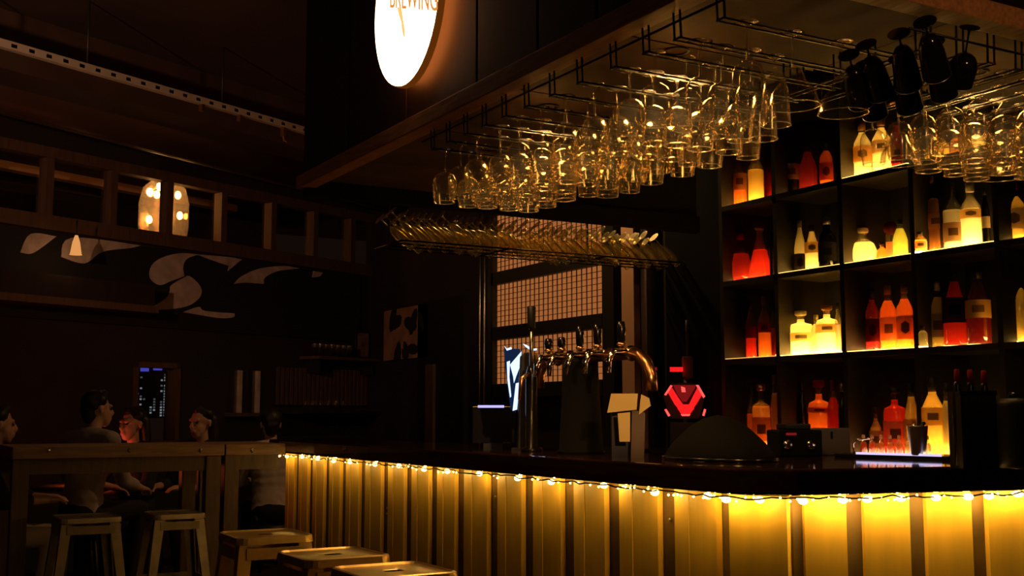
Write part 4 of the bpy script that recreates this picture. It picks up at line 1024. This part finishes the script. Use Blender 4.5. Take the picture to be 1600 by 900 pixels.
obj('tray_base', G().box((-0.10, 0, 0), (LT, 0.2, zt - ZB)), M['blackgloss'], tray, bevel=0.003)
obj('glow_edge', G().box((0, -0.004, zt - ZB - 0.002), (LT * 0.93, 0.002, zt - ZB + 0.007)), emit('blue_white_edge', (0.72, 0.6, 1.0), 1.1), tray)
obj('added_glow_top', G().box((0.004, 0.012, zt - ZB), (LT * 0.8, 0.09, zt - ZB + 0.002)), emit('added_tray_glow', (1.0, 0.72, 0.5), 3.5), tray)  # added glowing top that brightens the shot bottles
obj('tray_handle', G().tube([(-0.02, 0.02, zt - ZB), (-0.025, 0.02, 0.055), (-0.005, 0.02, 0.072), (0.05, 0.02, 0.078)], 0.004, 8), M['chrome'], tray)
sc_cols = ['orange', 'orange', 'amber', 'amber', 'amber', 'yellow', 'green', 'pale']
for k in range(8):
    p = P0 + dA * ((k * 14.5 + 3) / 144.0) + Vector((-dA.y, dA.x, 0)).normalized() * 0.045
    t = thing('shot_bottle', f'miniature {("orange", "orange", "amber", "amber", "amber", "yellow", "green-yellow", "pale")[k]} shot bottle, {ORD[k + 1]} from the left on the lit tray', 'bottle', (p.x, p.y, zt + 0.003), group='shot bottles on the lit tray')
    obj('glass_body', G().lathe([(0.0001, 0), (0.0145, 0), (0.0145, 0.034), (0.011, 0.044), (0.006, 0.05), (0.006, 0.062)], 12, caps=False), M['bottleglass'], t)
    obj('drink', G().lathe([(0.0001, 0.002), (0.0132, 0.002), (0.0132, 0.033), (0.009, 0.043), (0.0001, 0.044)], 12, caps=False), sp(COLS[sc_cols[k]], 0.5), t)
    obj('cap', G().lathe([(0.007, 0.058), (0.007, 0.070), (0.004, 0.073)], 10), flat((0.8, 0.4, 0.2)), t)
P = on(1451, 712, z=zt)
shk = thing('cocktail_shaker', 'brushed steel cocktail tin with a black pourer at the tray end', 'shaker', (P.x, P.y + 0.05, zt))
obj('tin', G().lathe([(0.001, 0.0), (0.028, 0.0), (0.030, 0.006), (0.040, 0.112), (0.041, 0.114), (0.038, 0.112), (0.03, 0.02)], 24, caps=False), M['steel'], shk)
obj('pourer', G().tube([(0.022, 0, 0.09), (0.028, 0, 0.118), (0.04, 0, 0.124)], 0.008, 8), M['black'], shk)
obj('ice_scoop', G().tube([(-0.015, 0, 0.09), (-0.02, 0, 0.122)], 0.005, 8), M['chrome'], shk)
# black caddy and black canister near the front edge
P = RT(1553, 733)
cb = thing('bottle_caddy', 'tall black caddy standing on the bar front at right', 'caddy', (P.x, P.y + 0.075, ZB), (0, 0, -0.5))
pm = px_per_m(P)
wz, hz = 56 / pm, on(1514, 612, x=P.x).z - ZB
g = G()
g.box((-wz / 2, -0.055, 0), (wz / 2, 0.055, 0.01)); g.box((-wz / 2, -0.055, 0), (-wz / 2 + 0.006, 0.055, hz)); g.box((wz / 2 - 0.006, -0.055, 0), (wz / 2, 0.055, hz))
g.box((-wz / 2, -0.055, 0), (wz / 2, -0.049, hz)); g.box((-wz / 2, 0.049, 0), (wz / 2, 0.055, hz))
obj('box_wall', g, M['black'], cb)
obj('rim', G().box((-wz / 2 - 0.003, -0.058, hz - 0.012), (wz / 2 + 0.003, -0.0552, hz + 0.002)), M['blackgloss'], cb)
for k, u in enumerate((1482, 1507, 1533)):
    off = (u - 1508) / pm * 0.85
    q = Matrix.Rotation(-0.5, 4, 'Z') @ Vector((off, 0.0, 0))
    ht = on(u, 578, x=P.x).z - ZB
    t = thing('foil_topped_bottle', f'dark bottle with red foil neck, {("left", "middle", "right")[k]} one of three in the black caddy', 'bottle', (P.x + q.x, P.y + 0.075 + q.y, ZB + 0.01), group='bottles in the black caddy')
    obj('glass_body', G().lathe([(0.001, 0), (0.017, 0), (0.017, ht * 0.68), (0.011, ht * 0.80), (0.008, ht * 0.88)], 12), M['blackgloss'], t)
    obj('foil', G().lathe([(0.0095, ht * 0.84), (0.0085, ht - 0.012), (0.0065, ht - 0.01)], 12), flat((0.35, 0.04, 0.03)), t)
P = RT(1612, 734)
cc = thing('black_canister', 'ribbed black canister beside the bottle caddy at the right frame edge', 'canister', (P.x + 0.02, P.y + 0.07, ZB))
obj('canister_body', G().lathe([(0.001, 0)] + [(0.066 + 0.002 * (k % 2), 0.005 + 0.012 * k) for k in range(18)] + [(0.06, 0.225), (0.001, 0.228)], 24), M['black'], cc)
obj('lid_knob', G().lathe([(0.012, 0.226), (0.018, 0.236), (0.012, 0.246)], 12), M['blackgloss'], cc)

# ================================================================== STOOLS
def make_stool(label, loc, rz, mat, h=0.76, w=0.32, group=None):
    t = thing('bar_stool', label, 'stool', loc, (0, 0, rz), group)
    hw = w / 2
    # dished seat with a raised rim and a grip hole
    vs = []; fs = []
    def ringpts(a, z, c, n=5):
        out = []
        for sx, sy, a0 in ((1, 1, 0), (-1, 1, pi / 2), (-1, -1, pi), (1, -1, 3 * pi / 2)):
            for k in range(n):
                an = a0 + pi / 2 * k / (n - 1); out.append(((a - c) * sx + c * cos(an), (a - c) * sy + c * sin(an), z))
        return out
    def hole(rx, ry, z):
        out = []
        base = ringpts(hw, z, 0.04)
        for p in base:
            an = atan2(p[1], p[0]); out.append((rx * cos(an), ry * sin(an), z))
        return out
    rings = [hole(0.038, 0.026, h - 0.0055), hole(0.043, 0.030, h - 0.004), ringpts(hw - 0.035, h - 0.006, 0.03), ringpts(hw - 0.018, h - 0.005, 0.035), ringpts(hw - 0.010, h + 0.001, 0.04), ringpts(hw - 0.002, h - 0.002, 0.042), ringpts(hw, h - 0.012, 0.042), ringpts(hw + 0.002, h - 0.028, 0.042), ringpts(hw - 0.004, h - 0.028, 0.04), ringpts(hw - 0.02, h - 0.016, 0.03)]
    n = len(rings[0])
    for r in rings: vs += r
    for i in range(len(rings) - 1):
        for k in range(n):
            k2 = (k + 1) % n; fs.append((i * n + k, i * n + k2, (i + 1) * n + k2, (i + 1) * n + k))
    seat_o = obj('seat', G().add(vs, fs, False), mat, t)
    hv = hole(0.038, 0.026, h - 0.0055) + hole(0.036, 0.024, h - 0.03)
    obj('grip_slot', G().add(hv, [(k, (k + 1) % n, n + (k + 1) % n, n + k) for k in range(n)] + [tuple(range(n, 2 * n))]), M['deepblack'], seat_o)
    for sx in (1, -1):
        for sy in (1, -1):
            g = G(); a = hw - 0.012; b = hw + 0.055
            top = [(a, a), (a - 0.055, a), (a - 0.055, a - 0.008), (a - 0.008, a - 0.008), (a - 0.008, a - 0.055), (a, a - 0.055)]
            v0 = [(sx * x, sy * y, h - 0.03) for x, y in top]
            v1 = [(sx * (x - a + b), sy * (y - a + b), 0.015) for x, y in [(a, a), (a - 0.034, a), (a - 0.034, a - 0.006), (a - 0.006, a - 0.006), (a - 0.006, a - 0.034), (a, a - 0.034)]]
            g.add(v0 + v1, [(i, (i + 1) % 6, 6 + (i + 1) % 6, 6 + i) for i in range(6)] + [(0, 1, 2, 3, 4, 5), (6, 7, 8, 9, 10, 11)])
            lg = obj('leg', g, mat, t)
            obj('rubber_foot', G().box((sx * b - 0.02 - (0.008 if sx > 0 else -0.008), sy * b - 0.02 - (0.008 if sy > 0 else -0.008), 0), (sx * b + 0.02 - (0.008 if sx > 0 else -0.008), sy * b + 0.02 - (0.008 if sy > 0 else -0.008), 0.018)), M['black'], lg)
    zf = 0.30; a = hw - 0.012 + 0.067 * (h - 0.03 - zf) / (h - 0.045)
    for k in range(4):
        an = pi / 2 * k
        p = Matrix.Rotation(an, 4, 'Z') @ Vector((a - 0.004, a - 0.01, zf)); q = Matrix.Rotation(an, 4, 'Z') @ Vector((a - 0.004, -a + 0.01, zf))
        obj('foot_rail', G().bar(p, q, 0.008, 0.03), mat, t)
    for k in range(4):
        an = pi / 2 * k
        p = Matrix.Rotation(an, 4, 'Z') @ Vector((hw - 0.004, hw - 0.04, h - 0.065)); q = Matrix.Rotation(an, 4, 'Z') @ Vector((hw - 0.004, -hw + 0.04, h - 0.065))
        obj('apron', G().bar(p, q, 0.006, 0.045), mat, t)
    return t
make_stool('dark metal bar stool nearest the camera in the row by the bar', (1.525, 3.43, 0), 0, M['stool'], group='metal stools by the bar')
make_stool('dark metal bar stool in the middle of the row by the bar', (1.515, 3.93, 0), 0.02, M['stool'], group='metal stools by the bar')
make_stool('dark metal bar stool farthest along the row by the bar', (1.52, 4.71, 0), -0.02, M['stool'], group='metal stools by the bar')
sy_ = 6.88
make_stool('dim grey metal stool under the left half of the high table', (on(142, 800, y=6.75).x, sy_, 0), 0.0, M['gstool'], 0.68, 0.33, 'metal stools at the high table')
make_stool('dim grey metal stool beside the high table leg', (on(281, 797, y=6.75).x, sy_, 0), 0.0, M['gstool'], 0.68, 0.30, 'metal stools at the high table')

# ================================================================== HIGH TABLES
TY = 7.15
tz = on(230, 696, y=TY).z; tzb = on(230, 714, y=TY).z
x0, xm, x2 = on(20, 700, y=TY).x, on(352, 700, y=TY).x, on(446, 700, y=TY).x
def high_table(label, xa, xb, legs, bolts):
    t = thing('high_table', label, 'table', ((xa + xb) / 2, TY + 0.35, 0)); c = Vector(((xa + xb) / 2, TY + 0.35, 0))
    obj('table_top', G().box((xa - c.x, -0.35, tzb), (xb - c.x, 0.35, tz)), M['table'], t, bevel=0.004)
    obj('apron', G().box((xa + 0.03 - c.x, -0.31, tzb - 0.09), (xb - 0.03 - c.x, -0.28, tzb)), M['tableleg'], t)
    obj('apron', G().box((xa + 0.03 - c.x, 0.28, tzb - 0.09), (xb - 0.03 - c.x, 0.31, tzb)), M['tableleg'], t)
    for lx in legs:
        for ly in (-0.29, 0.29):
            obj('leg', G().box((lx - 0.045 - c.x, ly - 0.045, 0), (lx + 0.045 - c.x, ly + 0.045, tzb)), M['tableleg'], t, bevel=0.004)
    for u in bolts:
        bx = on(u, 704, y=TY)
        obj('bolt', G().lathe([(0.014, 0), (0.013, 0.004), (0.006, 0.008), (0.001, 0.009)], 10, Matrix.Translation((bx.x - c.x, -0.35, bx.z)) @ Matrix.Rotation(pi / 2, 4, 'X')), M['chrome'], t)
    return t
high_table('long brown wooden high table with bolted edge at left', x0, xm - 0.004, [on(32, 760, y=TY).x, on(334, 760, y=TY).x], (76, 202, 313))
high_table('short brown wooden high table between the long table and bar', xm + 0.004, x2, [on(363, 760, y=TY).x], (394,))
# low table of the guests with a red candle
gx0 = on(146, 740, y=8.9).x - 0.06
lt = thing('guest_table', 'dark small table between the seated guests', 'table', (gx0, 9.0, 0))
obj('table_top', G().lathe([(0.001, 0.70), (0.34, 0.70), (0.35, 0.715), (0.34, 0.73), (0.001, 0.73)], 28, caps=False), M['tableleg'], lt)
obj('pedestal', G().lathe([(0.22, 0), (0.22, 0.015), (0.04, 0.03), (0.03, 0.70)], 18), M['black'], lt)
ca = thing('red_candle_holder', 'red glass candle holder glowing on the guest table', 'candle', (gx0 - 0.02, 8.86, 0.73))
obj('holder', G().lathe([(0.028, 0), (0.034, 0.005), (0.036, 0.07)], 14), M['candle'], ca)
obj('flame', G().ball((0, 0, 0.06), 0.008, 6, sc=(1, 1, 2)), M['lampbulb'], ca)
lamp('candle_light', (0, 0, 0.12), 3.2, (1.0, 0.14, 0.06), 0.03, ca)

# ================================================================== PEOPLE
def blob_mesh(name, chains, voxel, smooth=3):
    """chains: list of point/radius lists; spheres along them are fused into one continuous skin"""
    bm = bmesh.new()
    ico = bmesh.new(); bmesh.ops.create_icosphere(ico, subdivisions=2, radius=1.0)
    iv = [v.co.copy() for v in ico.verts]; iff = [[v.index for v in f.verts] for f in ico.faces]; ico.free()
    V = []; FF = []
    def ball(c, r, sc=(1, 1, 1)):
        o = len(V); V.extend([(c[0] + p.x * r * sc[0], c[1] + p.y * r * sc[1], c[2] + p.z * r * sc[2]) for p in iv]); FF.extend([[i + o for i in f] for f in iff])
    for ch in chains:
        if len(ch) == 1: ball(ch[0][0], ch[0][1], ch[0][2] if len(ch[0]) > 2 else (1, 1, 1)); continue
        for (p, r, *s1), (q, r2, *s2) in zip(ch[:-1], ch[1:]):
            p = Vector(p); q = Vector(q); n = max(1, int((q - p).length / (min(r, r2) * 0.4)))
            s1 = s1[0] if s1 else (1, 1, 1); s2 = s2[0] if s2 else (1, 1, 1)
            for k in range(n + 1):
                t = k / n; ball(p.lerp(q, t), r + (r2 - r) * t, [a + (b - a) * t for a, b in zip(s1, s2)])
    bm.free()
    me = bpy.data.meshes.new(name + '_raw'); me.from_pydata(V, [], FF)
    o = bpy.data.objects.new(name + '_raw', me); COL.objects.link(o)
    m = o.modifiers.new('r', 'REMESH'); m.mode = 'VOXEL'; m.voxel_size = voxel
    s = o.modifiers.new('s', 'SMOOTH'); s.factor = 0.5; s.iterations = smooth
    bpy.context.view_layer.update()
    out = bpy.data.meshes.new_from_object(o.evaluated_get(bpy.context.evaluated_depsgraph_get()))
    bpy.data.objects.remove(o); bpy.data.meshes.remove(me)
    out.name = name
    out.polygons.foreach_set('use_smooth', [True] * len(out.polygons))
    return out
def hand_chain(w, d, side):
    """palm and five fingers from wrist w pointing along d"""
    d = Vector(d).normalized(); s = d.cross(Vector((0, 0, 1))); s = s.normalized() if s.length > 0.1 else Vector((1, 0, 0)); up = s.cross(d)
    w = Vector(w); ch = [[(w, 0.026), (w + d * 0.03, 0.024), (w + d * 0.085, 0.022)]]
    for k, L in enumerate((0.070, 0.078, 0.072, 0.056)):
        b = w + d * 0.085 + s * ((k - 1.5) * 0.021)
        m1 = b + d * L * 0.5 - up * 0.006; m2 = b + d * L * 0.85 - up * 0.03
        ch.append([(w + d * 0.05 + s * ((k - 1.5) * 0.016), 0.015), (b, 0.0105), (m1, 0.009), (m2, 0.0075)])
    b = w + d * 0.03 - s * side * 0.022
    ch.append([(b, 0.013), (b + d * 0.03 - s * side * 0.028, 0.011), (b + d * 0.06 - s * side * 0.03, 0.009)])
    return ch
def seated(name, label, loc, rz, seat, shirt, trousers, hair_long, head_yaw=0.0, lean=0.0, arms=None, skin=None, shirt_label='pale shirt', gen=1.0):
    t = thing('person', label, 'person', (loc[0], loc[1], 0), (0, 0, rz))
    S = seat + 0.09
    def L(x, y, z): return Vector((x, y + lean * max(0, z - S) , z))
    sw_ = 0.185 * gen
    hips = L(0, 0, S + 0.02); chest = L(0, 0.0, S + 0.38); neck = L(0, 0.015, S + 0.56); hc = L(0, 0.035, S + 0.70)
    HR = Matrix.Rotation(head_yaw, 4, 'Z')
    def h(x, y, z): return hc + (HR @ Vector((x, y, z)))
    torso = [[(hips, 0.135, (1.15, 0.85, 0.9)), (L(0, 0, S + 0.18), 0.12, (1.15, 0.8, 1)), (chest, 0.135, (1.2, 0.8, 1)), (L(0, 0, S + 0.47), 0.10, (1.3, 0.85, 0.9))],
             [(L(-sw_, 0, S + 0.49), 0.058), (L(0, 0, S + 0.51), 0.066), (L(sw_, 0, S + 0.49), 0.058)]]
    nk = [[(L(0, 0, S + 0.50), 0.058), (neck, 0.052), (h(0, -0.005, -0.06), 0.052)]]
    head = [[(h(0, -0.012, 0.03), 0.092, (0.84, 1.0, 1.0))], [(h(0, 0.03, -0.03), 0.07, (0.86, 0.85, 1.1)), (h(0, 0.052, -0.085), 0.04, (1.0, 0.8, 0.8))],
            [(h(0, 0.088, 0.012), 0.011), (h(0, 0.106, -0.022), 0.014), (h(0, 0.098, -0.03), 0.016)],
            [(h(-0.035, 0.076, 0.026), 0.014), (h(0.035, 0.076, 0.026), 0.014)],
            [(h(-0.018, 0.088, -0.060), 0.0085), (h(0, 0.093, -0.058), 0.010), (h(0.018, 0.088, -0.060), 0.0085)],
            [(h(-0.016, 0.086, -0.072), 0.008), (h(0.016, 0.086, -0.072), 0.008)],
            [(h(-0.080, -0.012, 0.012), 0.016, (0.5, 1, 1)), (h(-0.079, -0.01, -0.02), 0.012, (0.5, 1, 1))], [(h(0.080, -0.012, 0.012), 0.016, (0.5, 1, 1)), (h(0.079, -0.01, -0.02), 0.012, (0.5, 1, 1))]]
    legs_b = []; legs_c = []
    for sx in (-1, 1):
        hp = Vector((sx * 0.09, 0.02, S)); kn = Vector((sx * 0.12, 0.42, S + 0.01)); an = Vector((sx * 0.12, 0.36, 0.09)); toe = Vector((sx * 0.13, 0.52, 0.04))
        legs_b.append([(hp, 0.078), (kn, 0.052), (kn + (an - kn) * 0.35, 0.05), (an, 0.034)]); legs_b.append([(an + Vector((0, -0.03, -0.045)), 0.036), (toe, 0.034), ])
        legs_c.append([(hp, 0.092), (kn, 0.066), (kn + (an - kn) * 0.4, 0.062), (an + Vector((0, 0, 0.02)), 0.055)])
    arms = arms or [((-0.24, 0.12, 0.24), (-0.14, 0.36, 0.24)), ((0.24, 0.12, 0.24), (0.14, 0.36, 0.24))]
    arm_b = []; arm_c = []
    for sx, (el, wr) in zip((-1, 1), arms):
        shd = L(sx * sw_, 0, S + 0.485); e = L(el[0], el[1], S + el[2]); w_ = Vector((wr[0], wr[1], S + wr[2]))
        arm_b.append([(shd, 0.05), (shd.lerp(e, 0.5), 0.045), (e, 0.038), (e.lerp(w_, 0.3), 0.038), (w_, 0.026)])
        arm_b += hand_chain(w_, (w_ - e), sx)
        arm_c.append([(shd, 0.064), (shd.lerp(e, 0.5), 0.06), (e, 0.052), (e.lerp(w_, 0.6), 0.046)])
    body = obj('body', blob_mesh('body', torso + nk + head + legs_b + arm_b, 0.0075), skin or M['skin'], t)
    tc = [[(p, r + 0.016, *s) for p, r, *s in ch] for ch in torso]
    sh_ = obj('shirt', blob_mesh('shirt', tc + arm_c, 0.012), shirt, t)
    if shirt_label: sh_['label'] = shirt_label
    obj('trousers', blob_mesh('trousers', [[(hips, 0.15, (1.15, 0.9, 0.75)), (hips + Vector((0, 0, -0.03)), 0.14, (1.15, 0.9, 0.7))]] + legs_c, 0.012), trousers, t)
    hr = [[(h(0, -0.028, 0.05), 0.098, (0.88, 0.98, 0.95))], [(h(-0.058, -0.01, 0.07), 0.04), (h(0, 0.035, 0.105), 0.038), (h(0.058, -0.01, 0.07), 0.04)]]
    if hair_long: hr += [[(h(sx * 0.062, -0.06, 0.03), 0.04), (h(sx * 0.07, -0.075, -0.08), 0.036), (h(sx * 0.07, -0.08, -0.2), 0.030)] for sx in (-1, 1)] + [[(h(0, -0.07, 0.02), 0.07), (h(0, -0.085, -0.2), 0.05)]]
    else: hr += [[(h(0, -0.06, 0.0), 0.065), (h(0, -0.06, -0.05), 0.05)]]
    obj('hair', blob_mesh('hair', hr, 0.009), M['hair'], t)
    eg = G()
    for sx in (-1, 1): obj('eye', G().ball(h(sx * 0.033, 0.080, 0.006), 0.0095, 8), M['eye'], body)
    for sx in (-1, 1): obj('shoe', G().ball((sx * 0.128, 0.45, 0.045), 0.05, 8, sc=(0.9, 2.3, 0.85)), M['black'], t)
    return t
def seat_stool(x, y, h, label):
    t = thing('low_stool', label, 'stool', (x, y, 0))
    obj('seat', G().lathe([(0.001, h - 0.05), (0.16, h - 0.05), (0.17, h - 0.03), (0.165, h - 0.002), (0.001, h)], 24, caps=False), M['black'], t)
    for k in range(4):
        a = pi / 4 + pi / 2 * k
        obj('leg', G().tube([(0.11 * cos(a), 0.11 * sin(a), h - 0.05), (0.17 * cos(a), 0.17 * sin(a), 0)], 0.014, 8), M['black'], t)
    return t
def face(dx, dy): return atan2(-dx, dy)         # local +Y turned towards (dx, dy)
# man in the pale shirt, seen from behind his left shoulder, turned right
PA = on(130, 700, y=8.35)
seated('a', 'dark-haired man in a pale shirt seated behind the long high table, back turned', (PA.x, 8.35), face(0.8, 0.55), 0.48, M['shirt'], M['dark_cloth'], False, -0.35, 0.12,
       [((-0.26, 0.10, 0.24), (-0.10, 0.36, 0.16)), ((0.26, 0.10, 0.22), (0.16, 0.38, 0.16))])
seat_stool(PA.x, 8.35, 0.48, 'low black stool under the man in the pale shirt')
PB = on(212, 700, y=9.0)
seated('b', 'dark-haired woman in black with a red-lit face looking left at the guest table', (PB.x + 0.02, 9.0), face(-0.8, -0.55), 0.37, M['dark_cloth'], M['dark_cloth'], True, -0.1, 0.05,
       [((-0.24, 0.14, 0.26), (-0.08, 0.40, 0.22)), ((0.24, 0.16, 0.26), (0.08, 0.42, 0.24))], shirt_label='black top')
seat_stool(PB.x + 0.02, 9.0, 0.37, 'low black stool under the woman with the red-lit face')
PC_ = on(322, 700, y=8.9)
seated('c', 'dark-haired woman in black seated right of the skyline window, face turned left', (PC_.x, 8.9), face(-0.85, -0.55), 0.38, M['dark_cloth'], M['dark_cloth'], True, 0.0, 0.04, shirt_label='black top')
seat_stool(PC_.x, 8.9, 0.38, 'low black stool under the woman right of the skyline window')
PD = on(-14, 700, y=8.0)
seated('d', 'person in black with pale trousers cut off by the left frame edge', (PD.x - 0.04, 8.0), face(0.95, -0.15), 0.38, M['dark_cloth'], M['khaki'], False, 0.3, 0.06, shirt_label='black shirt')
seat_stool(PD.x - 0.04, 8.0, 0.38, 'low black stool at the left frame edge')
PE = on(424, 760, y=9.2)
seated('e', 'guest in a white shirt and dark trousers seated behind the bar end', (PE.x, 9.2), face(0.15, 0.98), 0.36, M['white_shirt'], M['dark_cloth'], False, 0.0, 0.1, shirt_label='white shirt')
seat_stool(PE.x, 9.2, 0.36, 'low black stool under the guest in the white shirt')

# ================================================================== ADDED UNSEEN LAMPS OUT OF THE FRAME (for more brightness)
def added_pendant(x, y, z, watts, label, col=(1.0, 0.5, 0.22)):  # added hanging lamp, unseen, gives dim fill from the left
    t = thing('added_pendant_lamp', label, 'lamp', (x, y, z))
    obj('shade', G().lathe([(0.14, -0.10), (0.11, -0.02), (0.04, 0.06), (0.02, 0.09)], 24, caps=False), M['black'], t)
    obj('bulb', G().ball((0, 0, -0.05), 0.035, 8, sc=(1, 1, 1.2)), M['lampbulb'], t)
    obj('cord', G().tube([(0, 0, 0.09), (0, 0, CEIL - z)], 0.005), M['black'], t)
    lamp('added_pendant_light', (0, 0, -0.11), watts, col, 0.05, t)
added_pendant(-1.5, 5.4, 2.75, 3, 'added black hanging lamp, unseen left of the frame')
spot_specs = [('added black track spotlight behind the camera aimed up at the canopy front edge', (1.6, -0.4, 2.5), (3.1, 2.2, 2.55), 36, 46, CEIL),
              ('added black track spotlight behind the camera aimed at the beer tower', (1.2, -0.5, 2.5), (2.76, 4.1, 1.36), 260, 9.5, CEIL)]
tk = thing('added_track_spotlight', 'added black track spotlight left of the frame aimed up at the strut and canopy', 'light', (-1.6, 4.2, 2.6))  # added unseen spotlight to lift the strut and canopy
aim = Vector((1.1, 7.6, 3.42)) - Vector((-1.6, 4.2, 2.6))
tq = aim.to_track_quat('-Z', 'Y').to_euler()
can = obj('can', G().lathe([(0.0, 0.1), (0.05, 0.1), (0.055, -0.06), (0.05, -0.06), (0.045, 0.06), (0.0, 0.06)], 20, caps=False), M['black'], tk, rot=tq)
obj('stem', G().tube([(0, 0, 0.06), (0, 0, CEIL - 2.6)], 0.01), M['black'], tk)
lamp('added_track_lamp', aim.normalized() * 0.05, 290, (1.0, 0.50, 0.26), 0.04, tk, 'SPOT', radians(50), tq)
for lab, p0, p1, wt, dg, ztop in spot_specs:  # two more added spotlights, unseen behind the camera
    t2 = thing('added_track_spotlight', lab, 'light', p0)
    av = Vector(p1) - Vector(p0); qq = av.to_track_quat('-Z', 'Y').to_euler()
    obj('can', G().lathe([(0.0, 0.1), (0.05, 0.1), (0.055, -0.06), (0.05, -0.06), (0.045, 0.06), (0.0, 0.06)] if ztop == CEIL else [(0.0, 0.05), (0.022, 0.05), (0.025, -0.03), (0.021, -0.03), (0.019, 0.03), (0.0, 0.03)], 20, caps=False), M['black'], t2, rot=qq)
    obj('stem', G().tube([(0, 0, 0.06), (0, 0, ztop - p0[2])], 0.01), M['black'], t2)
    lamp('added_track_lamp', av.normalized() * 0.05, wt, (1.0, 0.52, 0.24), 0.04, t2, 'SPOT', radians(dg), qq)
